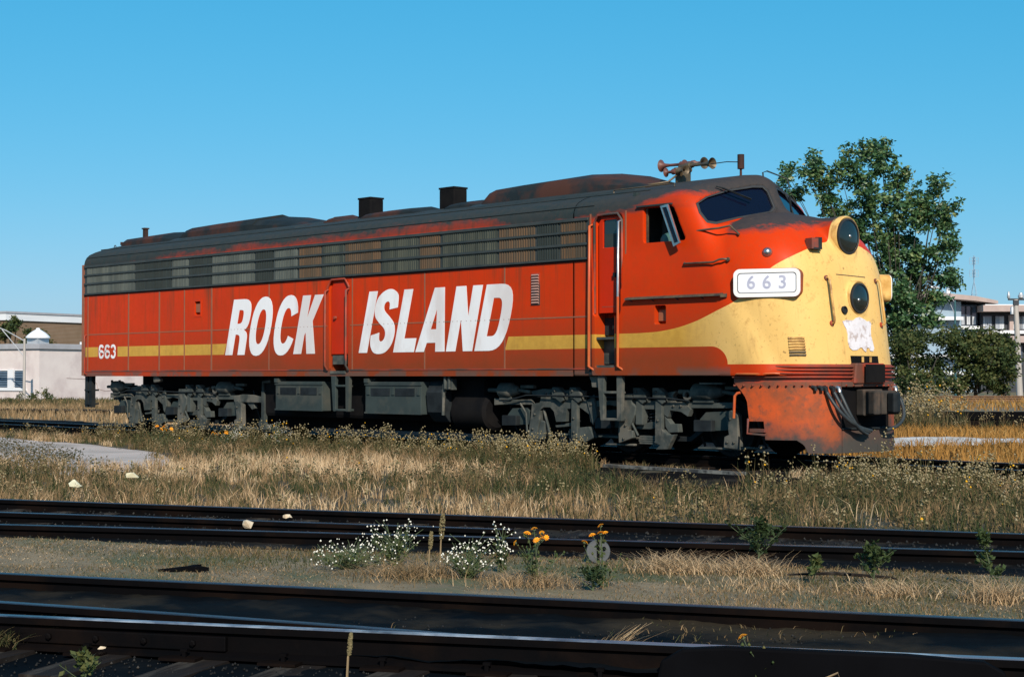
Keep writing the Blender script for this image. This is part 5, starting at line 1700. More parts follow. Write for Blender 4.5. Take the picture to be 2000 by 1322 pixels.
# dry grass behind the locomotive on the left, weeds at the white building
P = scatter([(-60, 6), (-19, 5.2), (-8, 7), (-12, 14), (-54, 22), (-68, 18)], 24000, 33)
blades('back_grass', P, rr_.uniform(.12, .38, len(P)), rr_.uniform(.02, .045, len(P)), rr_.uniform(.1, .7, len(P)), M['grass'], np.clip(.62 + .25 * wav(P[:, 0], P[:, 1], 4, .3, 84) + rr_.normal(0, .12, len(P)), 0, 1), -.2)
# short turf of the verge
ss = rr_.uniform(3.5, 27, 150000); tt = rr_.uniform(-20.95, -18.35, 150000)
P = np.stack([SD[0] * ss + SN[0] * tt, SD[1] * ss + SN[1] * tt], 1)
dv = wav(P[:, 0], P[:, 1], 5, 1.6, 85) + .5 * wav(ss * .5, tt * 3, 4, 1.2, 86)
keep = (tt < e1(ss) - .03) & (rr_.uniform(-.7, 1, len(P)) < dv + .45) & (rr_.uniform(0, 1, len(P)) < np.where(ss > 14, .38, .8))
P = P[keep]; dv = dv[keep]
tn = .50 + .25 * wav(P[:, 0], P[:, 1], 5, .9, 87) - .25 * np.exp(-((SN[0] * P[:, 0] + SN[1] * P[:, 1] + 19.3) / .35) ** 2) + rr_.normal(0, .14, len(P))
blades('verge_grass', P, rr_.uniform(.012, .045, len(P)) * (1 + .5 * dv), rr_.uniform(.003, .006, len(P)), rr_.uniform(.3, 1.2, len(P)), M['grass'], np.clip(tn, 0, 1), -.085)
# flattened straw and dead stems lying on the verge
ss = rr_.uniform(3.5, 27, 90000); tt = rr_.uniform(-20.97, -18.3, 90000)
P = np.stack([SD[0] * ss + SN[0] * tt, SD[1] * ss + SN[1] * tt], 1)
dv = wav(ss * .45, tt * 3.2, 5, 1.3, 90) + .4 * wav(P[:, 0], P[:, 1], 4, 5.0, 91)
keep = (tt < e1(ss) - .02) & (rr_.uniform(-.8, .9, len(P)) < dv + .1 - .25 * (ss > 15))
P = P[keep]
blades('verge_litter', P, rr_.uniform(.010, .020, len(P)), rr_.uniform(.003, .006, len(P)), rr_.uniform(1.6, 3.0, len(P)), M['grass'], np.clip(.60 + .22 * wav(P[:, 0], P[:, 1], 4, 1.1, 92) + rr_.normal(0, .16, len(P)), 0, 1), -.077)
# thin stray grass in the cinder between the rails
ss = rr_.uniform(3, 26, 5200); tt = rr_.uniform(-22.4, -21.1, 5200)
P = np.stack([SD[0] * ss + SN[0] * tt, SD[1] * ss + SN[1] * tt], 1)
k = wav(P[:, 0], P[:, 1], 5, 1.5, 88) > .22
P = P[k]
blades('stray_grass', P, rr_.uniform(.015, .05, len(P)), rr_.uniform(.003, .006, len(P)), rr_.uniform(.4, 1.3, len(P)), M['grass'], np.clip(rr_.normal(.42, .15, len(P)), 0, 1), -.105)


# ---- single plants of the verge
def petal_mesh(name, r, n, col1, col2):
    b = MB()
    for ring, (ro_, z) in enumerate(((1.0, 0), (.78, .18), (.5, .32))):
        for k in range(n):
            a = 2 * math.pi * (k + ring * .5) / n; da = math.pi / n * .9
            b.add([(0, 0, z * r), (r * ro_ * .7 * math.cos(a - da), r * ro_ * .7 * math.sin(a - da), (z + .12) * r), (r * ro_ * math.cos(a), r * ro_ * math.sin(a), z * r), (r * ro_ * .7 * math.cos(a + da), r * ro_ * .7 * math.sin(a + da), (z + .12) * r)], [(0, 1, 2, 3)])
    b.lathe((0, 0, 0), (0, 0, 1), [(-.5 * r, .12 * r), (-.35 * r, .42 * r), (0, .3 * r)], 8, 1)
    return b.mesh(name, [col1, col2])


M['petal'] = pm('orange_petal', (.85, .36, .010), (.80, .28, .008), 20, .6)
M['stemgreen'] = pm('weed_stem_green', (.06, .085, .035), (.085, .10, .05), 12, .7)
M['drystem'] = pm('dry_stem', (.30, .21, .11), (.20, .14, .08), 12, .8)
M['aster'] = pm('white_petal', (.78, .75, .66), (.70, .66, .55), 12, .7)
FLOWER = petal_mesh('flower', .024, 9, M['petal'], M['stemgreen'])


def flower_plant(name, label, cat, x, y, z0, h, stems, spread, blooms, seed, kind, group=None, leafn=90, tint=(.0, .35)):
    r = np.random.default_rng(seed)
    t = thing(name, label, cat, (x, y, z0), 0, group)
    b = MB(); tips = []; LP = []
    for k in range(stems):
        a = r.uniform(0, 6.28); d = spread * math.sqrt(r.uniform(0, 1)); hk = h * r.uniform(.45, 1) * (1 - .45 * (d / spread) ** 2)
        tip = Vector((d * math.cos(a), d * math.sin(a), hk)); mid = Vector((tip.x * .45, tip.y * .45, hk * .55))
        b.tube([(0 + r.normal(0, .01), r.normal(0, .01), -.02), mid, tip], [.0045, .0035, .002], 4)
        tips.append(tip)
        for q in range(leafn // stems):
            f = r.uniform(.1, .95); c_ = mid * (f / .5) if f < .5 else mid.lerp(tip, (f - .5) / .5)
            LP.append((c_.x + r.normal(0, .012), c_.y + r.normal(0, .012), max(.005, c_.z)))
        for q in range(2):
            f = r.uniform(.5, .85); c_ = mid.lerp(tip, (f - .5) / .5); e_ = c_ + Vector((r.normal(0, .06), r.normal(0, .06), r.uniform(.04, .12)))
            b.tube([c_, e_], [.0028, .0016], 4); tips.append(e_)
    b.obj('stem', M['stemgreen'], t)
    LP = np.array(LP)
    V, F = leaf_quads(LP, r.uniform(.015, .042, len(LP)), r)
    o = tri_mesh('foliage', V, F, M['bushleaf'], t, np.repeat(r.uniform(*tint, len(LP)) + .38, 4)); o['kind'] = 'stuff'
    if kind == 'orange':
        order = sorted(tips, key=lambda p: -p.z)
        for p in order[:blooms]:
            f = link('flower', FLOWER, t); f.location = p; f.rotation_euler = (r.normal(.35, .4), r.normal(.35, .4), r.uniform(0, 6)); s = r.uniform(.75, 1.15); f.scale = (s, s, s)
        rest = np.array([tuple(p) for p in order[blooms:]])
        if len(rest): beads('bud', rest, r.uniform(.007, .013, len(rest)), M['bushleaf'], r.uniform(.4, .9, len(rest)), t)
    else:
        T_ = np.array([tuple(p) for p in tips]); n = blooms
        c_ = T_[r.integers(0, len(T_), n)] + r.normal(0, 1, (n, 3)) * np.array([.03, .03, .022])
        beads('blossoms', c_, r.uniform(.005, .0095, n), M['aster'], np.ones(n), t)
    return t


G1 = 'white asters on the verge'
flower_plant('aster_plant', 'low sprawling white aster, leftmost of the white flowers on the verge', 'plant', 15.80, -13.72, -.08, .17, 30, .34, 120, 51, 'white', G1, 260)
flower_plant('aster_plant', 'bushy white aster with a rounded top left of the tall dry spike', 'plant', 15.95, -13.42, -.08, .32, 26, .20, 110, 52, 'white', G1, 260)
flower_plant('aster_plant', 'broad white aster clump in front of the track, right of the dry spike', 'plant', 16.82, -13.52, -.08, .26, 26, .18, 110, 53, 'white', G1, 240)
flower_plant('aster_plant', 'tallest white aster with a single dense flower head', 'plant', 16.73, -13.13, -.08, .38, 9, .07, 70, 54, 'white', G1, 120)
G2 = 'orange flowers on the verge'
flower_plant('orange_flower_plant', 'taller orange-flowered plant next to the white asters', 'plant', 17.33, -13.38, -.08, .40, 10, .20, 9, 55, 'orange', G2, 150)
flower_plant('orange_flower_plant', 'shorter orange-flowered plant growing before the round grey disc', 'plant', 17.74, -13.21, -.08, .35, 8, .13, 6, 56, 'orange', G2, 150)
flower_plant('orange_flower_plant', 'small orange flower in the shade of the near rail at the bottom edge', 'plant', 20.17, -14.72, -.17, .17, 4, .08, 1, 57, 'orange', G2, 40)
G3 = 'flowers beside the rear truck'
for k, (x, y, lab, kd, n) in enumerate(((-2.6, -2.3, 'white flower clump beside the rear truck of the locomotive', 'white', 150), (-1.2, -2.2, 'second white flower clump, nearer the battery box than the first', 'white', 100),
                                        (-4.3, -2.9, 'orange-flowered weed at the rear corner of the locomotive', 'orange', 6), (-2.3, -2.9, 'orange-flowered weed in front of the rear truck flowers', 'orange', 5))):
    p = flower_plant('wildflower_plant', lab, 'plant', x, y, -.19, .62 if kd == 'white' else .5, 14, .32, n, 60 + k, kd, G3, 160)
    if kd == 'orange':
        for c_ in p.children:
            if c_.name.startswith('flower'): c_.scale = (1.9, 1.9, 1.9)
    else:
        pass


def dry_tuft(name, label, x, y, z0, h, n, spread, seed, tint=(.7, 1.0), lean=1.45, group=None, bias=(0, 0), w=.006, cat='grass tuft'):
    r = np.random.default_rng(seed); V = []; F = []; T_ = []
    for k in range(n):
        a = r.uniform(0, 6.28); hk = h * r.uniform(.4, 1.1); l = lean * hk * r.uniform(.3, 1.2)
        dx, dy = l * math.cos(a) + bias[0] * hk, l * math.sin(a) + bias[1] * hk
        bx, by = r.normal(0, spread * .35, 2)
        pa = a + math.pi / 2 + r.normal(0, .5); wx, wy = math.cos(pa) * w / 2, math.sin(pa) * w / 2
        b0 = len(V)
        for i in range(4):
            f = i / 3; q = 1 - f * .85
            px, py, pz = bx + dx * f ** 1.7, by + dy * f ** 1.7, hk * (f - .35 * f * f * lean * .7)
            V += [(px - wx * q, py - wy * q, pz), (px + wx * q, py + wy * q, pz)]
        for i in range(3): F.append((b0 + 2 * i, b0 + 2 * i + 1, b0 + 2 * i + 3, b0 + 2 * i + 2))
        T_ += [r.uniform(*tint)] * 8
    o = tri_mesh(name, np.array(V), np.array(F), M['grass'], None, np.array(T_))
    o.location = (x, y, z0)
    return tag(o, label, cat, group)


G4 = 'bleached grass tufts on the verge'
dry_tuft('grass_tuft', 'bleached tuft of dead grass right of the round grey disc', 17.50, -12.25, -.085, .20, 620, .42, 71, group=G4)
dry_tuft('grass_tuft', 'bleached tuft of dead grass under the dark feathery weed', 17.92, -11.98, -.085, .19, 480, .32, 72, group=G4)
dry_tuft('grass_tuft', 'bleached tuft of dead grass nearest the right edge of the verge', 19.75, -11.98, -.08, .19, 420, .26, 73, group=G4)
dry_tuft('grass_tuft', 'low tan tuft close to the near rail between the two weeds', 19.15, -12.15, -.08, .12, 520, .36, 74, group=G4)
dry_tuft('grass_tuft', 'sparse tan tuft under the orange flowers', 17.40, -13.50, -.08, .16, 480, .50, 75, tint=(.5, .9), group=G4)
dry_tuft('grass_tuft', 'sparse tan tuft behind the leftmost spread of white asters', 16.55, -13.75, -.08, .19, 620, .50, 76, tint=(.4, .85), group=G4)
dry_tuft('grass_tuft', 'sparse tan tuft low on the verge below the feathery weed', 18.40, -12.5, -.08, .10, 300, .5, 77, group=G4)
dry_tuft('grass_tuft', 'green tuft growing against the near rail at the left edge', 16.80, -16.72, -.16, .19, 150, .16, 78, tint=(.1, .5))
tt_ = dry_tuft('straw_bundle', 'bundle of broken dry stalks lying beside the near rail', 19.32, -14.86, -.15, .20, 90, .10, 79, tint=(.6, .95), lean=.5, bias=(.75, .45), w=.008, cat='straw')


def feather_weed(name, label, x, y, z0, h, seed, tint=(.05, .35), n=260, wid=.30, group=None):
    r = np.random.default_rng(seed)
    t = thing(name, label, 'weed', (x, y, z0), 0, group)
    b = MB(); L_ = []
    top = Vector((r.normal(0, .03), r.normal(0, .03), h))
    b.tube([(0, 0, -.02), top * .5 + Vector((.01, 0, 0)), top], [.006, .004, .002], 5)
    for k in range(16):
        f = r.uniform(.12, .9); a = r.uniform(0, 6.28); l = wid * (1 - f) * r.uniform(.5, 1.1)
        c_ = top * f; e_ = c_ + Vector((l * math.cos(a), l * math.sin(a), l * .8))
        b.tube([c_, e_], [.003, .0015], 4)
        for q in range(n // 16): L_.append(tuple(c_.lerp(e_, r.uniform(.15, 1)) + Vector(r.normal(0, .008, 3))))
    for q in range(n // 5): L_.append(tuple(top * r.uniform(.6, 1.0) + Vector(r.normal(0, .008, 3))))
    b.obj('stem', M['stemgreen'], t)
    L_ = np.array(L_); V, F = leaf_quads(L_, r.uniform(.02, .045, len(L_)), r, .6)
    o = tri_mesh('foliage', V, F, M['bushleaf'], t, np.repeat(r.uniform(*tint, len(L_)), 4)); o['kind'] = 'stuff'
    return t


feather_weed('feathery_weed', 'dark feathery weed standing over bleached grass on the verge', 17.80, -11.74, -.085, .34, 91, (0, .35), 520, .42)
feather_weed('feathery_weed', 'slender upright weed near the right edge in front of the rail', 19.42, -11.44, -.085, .36, 92, (.2, .6), 240, .16)
feather_weed('feathery_weed', 'leafy green weed with a reddish spike right of the stick', 18.90, -11.99, -.085, .30, 93, (.1, .6), 320, .22)
feather_weed('feathery_weed', 'small pale weed left of the fallen stick', 18.49, -12.06, -.085, .18, 94, (.4, .75), 180, .12)
feather_weed('feathery_weed', 'grey-green leafy weed at the bottom left in front of the tie ends', 18.05, -16.95, -.18, .17, 95, (.5, .8), 160, .16)
feather_weed('feathery_weed', 'dark low weed beside the near rail under the orange flowers', 17.85, -13.42, -.08, .13, 96, (0, .3), 200, .2)


def spike(label, x, y, h, r0, seed):
    r = np.random.default_rng(seed)
    t = thing('dry_spike', label, 'weed', (x, y, -.085), 0, 'dry seed spikes')
    MB().tube([(0, 0, -.02), (.01, 0, h * .5), (.02, .01, h)], [.006, .005, .002], 5).obj('stem', M['drystem'], t)
    n = 150; f = r.uniform(.55, 1, n); a = r.uniform(0, 6.28, n); q = r0 * np.sin(np.clip((f - .5) / .5, 0, 1) * np.pi * .92) ** .6
    Pn = np.stack([.02 * f + q * np.cos(a), .01 * f + q * np.sin(a), h * f], 1)
    beads('seed_spike', Pn, r.uniform(.006, .010, n), M['seed'], r.uniform(0, .35, n), t)
    return t


spike('tall brown seed spike standing among the white asters', 16.26, -13.27, .38, .016, 97)
spike('shorter brown seed spike just left of the tall one', 16.21, -13.33, .26, .012, 98)
spike('thin dry spike leaning at the bottom edge left of centre', 18.75, -16.0, .22, .007, 99).location.z = -.17


# ---- debris
def rock(name, label, cat, x, y, z, sx, sy, sz, mat, seed, group=None, rz=0):
    r = np.random.default_rng(seed)
    import bmesh
    bm = bmesh.new()
    for i in range(14):
        v = r.normal(0, 1, 3); v /= max(abs(v))
        v *= r.uniform(.82, 1, 3)
        bm.verts.new((v[0] * sx / 2, v[1] * sy / 2, v[2] * sz / 2))
    bmesh.ops.convex_hull(bm, input=bm.verts)
    me = bpy.data.meshes.new(name); bm.to_mesh(me); bm.free(); me.materials.append(mat)
    o = link(name, me); o.location = (x, y, z + sz / 2); o.rotation_euler = (0, 0, rz)
    return tag(o, label, cat, group)


M['palestone'] = pm('pale_stone', (.66, .56, .42), (.55, .42, .28), 12, .8, bump=.4)
M['paper'] = pm('yellowed_paper', (.75, .70, .50), (.62, .56, .38), 8, .8)
GS = 'pale stones between the rails'
rock('stone', 'larger pale stone lying between the rails of the middle track', 'stone', 12.89, -12.53, -.075, .12, .09, .075, M['palestone'], 1, GS, .6)
rock('stone', 'smaller pale stone beyond the larger one on the middle track', 'stone', 12.32, -11.72, -.075, .08, .07, .045, M['palestone'], 2, GS, .2)
rock('stone', 'pale yellow stone between the rails at the right of the middle track', 'stone', 17.66, -10.57, -.08, .08, .06, .05, M['palestone'], 3, GS, 1)
rock('paper_scrap', 'crumpled cream paper scrap in the weeds at the far left', 'litter', 7.6, -11.3, -.04, .20, .12, .10, M['paper'], 4, 'paper scraps', .3)
rock('paper_scrap', 'smaller cream paper scrap right of the other in the weeds', 'litter', 6.55, -9.95, -.03, .17, .10, .07, M['paper'], 5, 'paper scraps', .9)
rock('stone', 'flat white pebble on the near rail base at the bottom left', 'stone', 17.30, -16.44, -.15, .05, .04, .02, M['palestone'], 6, None, .9)
# black tarpaper scrap
MBx = MB(); 
MBx.prism([(-.28, -.04), (-.13, .09), (.08, .12), (.18, .06), (.14, -.02), (.30, -.09), (.05, -.08), (-.1, -.07)], [], lambda a, c, d: (a, c, d + .03 * math.sin(a * 9)), -.01, .03)
o = tag(MBx.obj('tar_paper', M['tar']), 'flat black piece of tar paper on the bare verge', 'litter'); o.location = (15.17, -14.62, -.072); o.rotation_euler = (.0, 0, .75); o.scale = (.62, .62, .62)
# round grey disc standing on edge with a dark bar in front of it
M['disc'] = pm('weathered_grey_disc', (.075, .08, .085), (.045, .05, .052), 9, .7, bump=.3)
dk = thing('marker_disc', 'round grey metal disc standing on edge behind the orange flowers', 'disc', (16.76, -12.22, -.085))
dk.scale = (.82, .82, .82)
fd = Vector((.72, -.69, .1)).normalized()
MB().lathe((0, 0, .105), fd, [(-.012, 0), (-.012, .10), (.0, .105), (.012, .10), (.012, 0)], 28).obj('disc_plate', M['disc'], dk, smooth=40)
MB().obox(Vector((0, 0, .12)) + fd * .02, .022, .02, .19, (.69, .72, 0), (0, 0, 1)).obj('centre_bar', M['railside'], dk)
MB().lathe(Vector((.035, .035, .13)) + fd * .013, fd, [(0, .018), (.006, .018), (.007, 0)], 10).obj('disc_hole', M['tar'], dk)
# stick and plank
tag(MB().tube([(18.25, -12.0, -.05), (18.5, -11.82, -.035), (18.78, -11.62, -.055), (18.84, -11.62, -.06)], [.006, .012, .010, .004], 6).obj('stick', M['tie']), 'dark broken stick lying across the verge', 'stick')
tag(MB().tube([(20.45, -15.0, -.15), (20.68, -14.86, -.02), (20.70, -14.85, -.10)], [.004, .004, .002], 5).obj('dry_stalk', M['drystem']), 'bent dry stalk sticking up beside the guard bar', 'stalk')
tag(MB().tube([(16.95, -16.10, -.09), (17.12, -15.98, -.08), (17.32, -15.90, -.075), (17.36, -15.86, -.05)], [.004, .005, .004, .003], 5).obj('dry_stalk', M['drystem']), 'dry stalk fallen across the switch point', 'stalk')
b = MB()
r = np.random.default_rng(3)
xs_ = np.linspace(7.15, 10.0, 16)
b.prism([(x, -1.88 - .05 * (x - 7.15) + r.normal(0, .012)) for x in xs_] + [(x, -2.02 - .05 * (x - 7.15) + r.normal(0, .012)) for x in xs_[::-1]], [], lambda a, c, d: (a, c, d), -.17, -.125)
tag(b.obj('plank', pm('silvered_plank', (.16, .16, .145), (.04, .04, .04), 4, .8, lo=.42, hi=.55, stretch=(1, 8, 1))), 'weathered plank lying on the black cinders beside the front truck', 'plank')

# cinder lumps and straw litter between the near rails
ss = rr_.uniform(4, 25, 16000); tt = rr_.uniform(-23.6, -20.9, 16000)
ok = np.abs(tt + 22.5) > .12
ss, tt = ss[ok], tt[ok]
Pz = np.where(tt > -22.5, -.105, -.172)
P3 = np.stack([SD[0] * ss + SN[0] * tt, SD[1] * ss + SN[1] * tt, Pz], 1)
lm = leafy_material('cinder_lump', [(0, (.004, .0045, .005)), (.8, (.018, .018, .018)), (.95, (.035, .032, .028)), (1, (.07, .06, .05))], tr=0)
beads('cinder_lumps', P3, rr_.uniform(.003, .010, len(P3)), lm, rr_.uniform(0, 1, len(P3)))
ss = rr_.uniform(1, 28, 5000); tt = rr_.uniform(-18.2, -15.7, 5000)
P3 = np.stack([SD[0] * ss + SN[0] * tt, SD[1] * ss + SN[1] * tt, np.full(5000, -.092)], 1)
beads('cinder_lumps', P3, rr_.uniform(.006, .018, len(P3)), lm, rr_.uniform(0, .97, len(P3)))

# ================================================================== BACKGROUND
VIEW_RZ = math.atan2(.7262, .6875)      # buildings and trees beyond are laid out square to this line of sight
R2 = Vector((.6875, .7262, 0)); A2 = Vector((-.7262, .6875, 0))
CAM0 = Vector((24.85, -20.72, 0))


def far(right, depth, z=-.2):
    """a place named by metres to the right of and away from the photographer's standpoint"""
    p = CAM0 + R2 * right + A2 * depth
    return (p.x, p.y, z)


M['stucco'] = pm('pinkish_white_stucco', (.66, .585, .56), (.60, .52, .50), 1.2, .9, bump=.1, c3=(.50, .42, .41), s3=.35)
M['fascia'] = pm('grey_roof_edge', (.36, .36, .39), (.30, .30, .32), 2, .7)
M['galv'] = pm('galvanised_metal', (.55, .56, .58), (.42, .43, .45), 2, .45, metal=.4)
M['bluepane'] = pm('blue_grey_glass', (.035, .060, .10), (.05, .08, .12), 2, .12, spec=.6)
M['slat'] = pm('louvre_glass', (.13, .18, .24), (.10, .14, .19), 3, .2)
M['whitewall'] = pm('white_fascia_metal', (.74, .74, .75), (.64, .65, .68), 1, .6, stretch=(.3, .3, 2))
M['pinkcon'] = pm('pinkish_concrete', (.42, .33, .30), (.36, .28, .26), 1.2, .85)
M['bluewall'] = pm('grey_blue_panel', (.24, .33, .41), (.21, .29, .37), .7, .6)
M['curtain'] = pm('pale_curtain', (.50, .52, .55), (.22, .25, .30), 1, .8, stretch=(9, 9, .2), lo=.45, hi=.55)
M['mull'] = pm('dark_window_frame', (.03, .035, .045), None, 3, .6)
M['teal'] = pm('teal_post_paint', (.035, .115, .125), (.03, .09, .10), 3, .5)
M['polegrey'] = pm('bleached_pole_wood', (.44, .40, .37), (.34, .31, .28), 2, .85, stretch=(4, 4, .3))
M['bark'] = pm('grey_bark', (.055, .048, .038), (.036, .032, .026), 6, .9, bump=.5)
M['timber'] = M['tie']


def brick_material():
    t = NT('brown_brick')
    bt = t.n('TexBrick'); t.t.links.new(t.mapping((1, 1, 1), 'Object'), bt.inputs[0])
    mp = t.n('Mapping'); mp.inputs['Rotation'].default_value = (math.pi / 2, 0, 0)
    t.t.links.new(t.co(), mp.inputs[0]); t.t.links.new(mp.outputs[0], bt.inputs[0])
    bt.inputs['Color1'].default_value = (.20, .115, .065, 1); bt.inputs['Color2'].default_value = (.155, .088, .05, 1); bt.inputs['Mortar'].default_value = (.24, .18, .13, 1)
    bt.inputs['Scale'].default_value = 4.5; bt.inputs['Mortar Size'].default_value = .02
    col = t.mix(t.ramp(t.noise(.8, 5, .6), .4, .7, 0, .4), bt.outputs[0], (.13, .085, .045))
    return t.set(col, .9, 0, .2)


M['brick'] = brick_material()

# ---- white single-storey building (local x runs along its left face, y along its right face)
K = far(-25.5, 89.0)
wb = thing('white_building', 'low white stuccoed building with louvred windows behind the rear of the locomotive', 'building', K, VIEW_RZ + R(150))
# local +x = left along the lit face, local -y = right/back face
X1, Y1 = 15.0, 13.0
MB().box(0, X1, -Y1, 0, 0, 2.93).obj('wall', M['stucco'], wb)
MB().box(-.12, X1 + .12, -Y1 - .12, .12, 2.93, 3.17).obj('roof_edge', M['fascia'], wb)
MB().box(-.06, X1 + .06, -Y1 - .06, .06, 3.17, 3.21).obj('roof', M['fascia'], wb)
for x0 in (1.05, 2.35, 4.6, 5.9):
    f = MB()
    f.prism([(x0 - .05, .78), (x0 + .82, .78), (x0 + .82, 1.80), (x0 - .05, 1.80)], [[(x0, .83), (x0 + .77, .83), (x0 + .77, 1.75), (x0, 1.75)]], lambda a, c, d: (a, d, c), -.02, .05)
    w = f.obj('window', M['whitewall'], wb)
    MB().box(x0, x0 + .77, -.02, .006, .83, 1.75).obj('pane', M['bluepane'], w)
    for k in range(7):
        MB().obox((x0 + .385, .03, .91 + k * .122), .76, .05, .055, (1, 0, 0), (0, -.6, 1)).obj('louvre', M['slat'], w)
MB().box(.92, 3.35, .002, .07, .66, .775).obj('window_sill', M['whitewall'], wb)
MB().box(1.92, 2.29, .002, .06, .78, 1.82).obj('window_pier', M['whitewall'], wb)
for x, y, w_ in ((2.6, -2.4, .5),):
    v = MB(); v.box(x - .42, x + .42, y - .42, y + .42, 3.21, 3.62)
    vv = v.obj('roof_ventilator', M['galv'], wb)
    MB().lathe((x, y, 3.62), (0, 0, 1), [(-.04, .66), (.03, .66), (.10, .60), (.26, .42), (.38, .24), (.44, .12), (.52, .10), (.54, 0)], 20).obj('ventilator_cowl', M['whitewall'], vv, smooth=50)
MB().box(.6, 2.2, -6.8, -5.2, 3.21, 3.42).obj('roof_hatch', M['mull'], wb)
for k in range(3): MB().box(.1 + .0, .3, -5.2 - 2.2 * k, -3.3 - 2.2 * k, 3.21, 3.36).obj('roof_parapet', M['whitewall'], wb)
# crack in the stucco of the right face
b = MB(); pts = [(-2.0, 1.35), (-3.3, 1.30), (-3.9, 1.36), (-4.3, 1.05), (-4.4, .75), (-5.0, .62), (-5.9, .68)]
b.tube([(-.003, y, z) for y, z in pts], .02, 4)
b.obj('wall_crack', M['pinkcon'], wb)

# ---- brick building behind it
K2 = far(-40.2, 131.0)
bb = thing('brick_building', 'brown brick building with a broad white roof band, behind the white one', 'building', K2, VIEW_RZ + R(150))
MB().box(0, 22, -45, 0, 0, 5.9).obj('wall', M['brick'], bb)
MB().box(-.15, 22.15, -45.15, .15, 5.9, 6.58).obj('roof_band', M['whitewall'], bb)
MB().box(-.22, 22.22, -45.22, .22, 6.46, 6.62).obj('roof_coping', M['fascia'], bb)
v = MB(); v.lathe((3, -13, 6.6), (0, 0, 1), [(0, .12), (.35, .12), (.36, .3), (.5, .26), (.62, .05)], 10)
v.obox((3, -13.2, 6.5), .7, .25, .25, (.7, .4, -.5), (0, 0, 1))
v.obj('roof_ventilator', M['fascia'], bb)

# ---- modern building on the right: local x to the right, y away
mb_ = thing('office_building', 'modern building with projecting concrete roofs and blue glass at the right edge', 'building', far(41.9, 150), VIEW_RZ - R(90) + R(0))
mb_.rotation_euler = (0, 0, math.atan2(R2.y, R2.x))
fx = lambda a, c, d: (a, d, c + .2)
MB().prism([(-7, 9.18), (0, 8.5), (2.05, 8.08), (2.05, 7.80), (0, 8.08), (-7, 8.66)], [], fx, -1.0, 9).obj('upper_roof', M['pinkcon'], mb_)
MB().box(-7, -.9, .5, 8, 0, 8.25).obj('upper_wall', M['bluewall'], mb_)
MB().box(-.9, .66, .9, 8, 0, 7.95).obj('stair_wall', M['bluewall'], mb_)
for k in range(3):
    w = MB().prism([(-.88 + .51 * k, 5.9), (-.88 + .51 * k + .47, 5.9), (-.88 + .51 * k + .47, 7.7), (-.88 + .51 * k, 7.7)], [[(-.83 + .51 * k, 5.96), (-.83 + .51 * k + .37, 5.96), (-.83 + .51 * k + .37, 7.64), (-.83 + .51 * k, 7.64)]], fx, .80, .90).obj('window', M['mull'], mb_)
    MB().box(-.83 + .51 * k, -.46 + .51 * k, .86, .895, 6.16, 7.84).obj('pane', M['bluepane'], w)
    MB().box(-.80 + .51 * k, -.50 + .51 * k, .84, .856, 6.16, 6.9).obj('curtain', M['curtain'], w)
MB().box(-1.0, .7, .2, .9, 5.75, 6.02).obj('ledge', M['whitewall'], mb_)
MB().box(.64, 16, -1.2, 10, 7.30, 7.86).obj('wing_roof', M['pinkcon'], mb_)
MB().box(.9, 16, -.9, 10, 7.86, 7.95).obj('roof_gravel_stop', M['whitewall'], mb_)
MB().box(.9, 16, .55, 10, 0, 7.30).obj('wing_wall', M['mull'], mb_)
for k in range(9):
    x0 = 1.02 + k * 1.14
    if k == 2:
        MB().box(x0 + .10, x0 + .46, .1, .54, 5.4, 7.0).obj('column', M['pinkcon'], mb_)
        x0 += .42
    w = MB().prism([(x0, 5.5), (x0 + .92, 5.5), (x0 + .92, 6.8), (x0, 6.8)], [[(x0 + .05, 5.55), (x0 + .87, 5.55), (x0 + .87, 6.75), (x0 + .05, 6.75)]], fx, .45, .55).obj('window', M['mull'], mb_)
    MB().box(x0 + .05, x0 + .87, .50, .54, 5.75, 6.95).obj('pane', M['bluepane'], w)
    MB().box(x0 + .08, x0 + .84, .46, .495, 5.75, 6.88).obj('curtain', M['curtain'], w)
MB().box(.9, 16, .0, .55, 5.32, 5.62).obj('ledge', M['whitewall'], mb_)
MB().box(3.2, 16, -.8, .55, 4.5, 5.1).obj('lower_slab', M['pinkcon'], mb_)
for k in range(6):
    x0 = 3.4 + k * 1.6
    w = MB().box(x0, x0 + 1.3, .44, .55, 2.4, 4.3).obj('window', M['mull'], mb_)
    MB().box(x0 + .08, x0 + 1.22, .41, .44, 2.48, 4.22).obj('pane', M['bluepane'], w)
for x0, x1, z in ((-10, -1.0, 6.55), (-9.5, 0, 3.1), (-10, 1.5, 1.6)):
    MB().box(x0, x1, -.6, .5, z, z + .3).obj('ledge', M['whitewall'], mb_)
MB().box(-10, -7, .3, 8, 0, 6.5).obj('lower_wall', M['bluewall'], mb_)
ch = MB().lathe((-.9, 5, 8.4), (0, 0, 1), [(0, .2), (1.25, .2)], 14, caps=True).obj('chimney', M['whitewall'], mb_, smooth=40)
MB().lathe((-.9, 5, 9.65), (0, 0, 1), [(0, .205), (.85, .205), (.86, .15)], 14, caps=True).obj('chimney_top', M['bluewall'], ch, smooth=40)
ms = thing('lattice_mast', 'thin lattice radio mast with square antenna frames above the flat roofs', 'mast', far(44.3, 158), VIEW_RZ)
b = MB()
for sx in (-1, 1):
    for sy in (-1, 1): b.tube([(sx * .22, sy * .22, 7.0), (sx * .20, sy * .2, 9.4), (sx * .04, sy * .04, 10.4)], .025, 4)
for k in range(5): b.box(-.22, .22, -.23, .23, 7.6 + k * .42, 7.63 + k * .42)
b.tube([(0, 0, 10.3), (0, 0, 13.0)], .06, 5)
b.tube([(0, 0, 0), (0, 0, 7.2)], .25, 6)
b.obj('mast', M['bluewall'], ms)
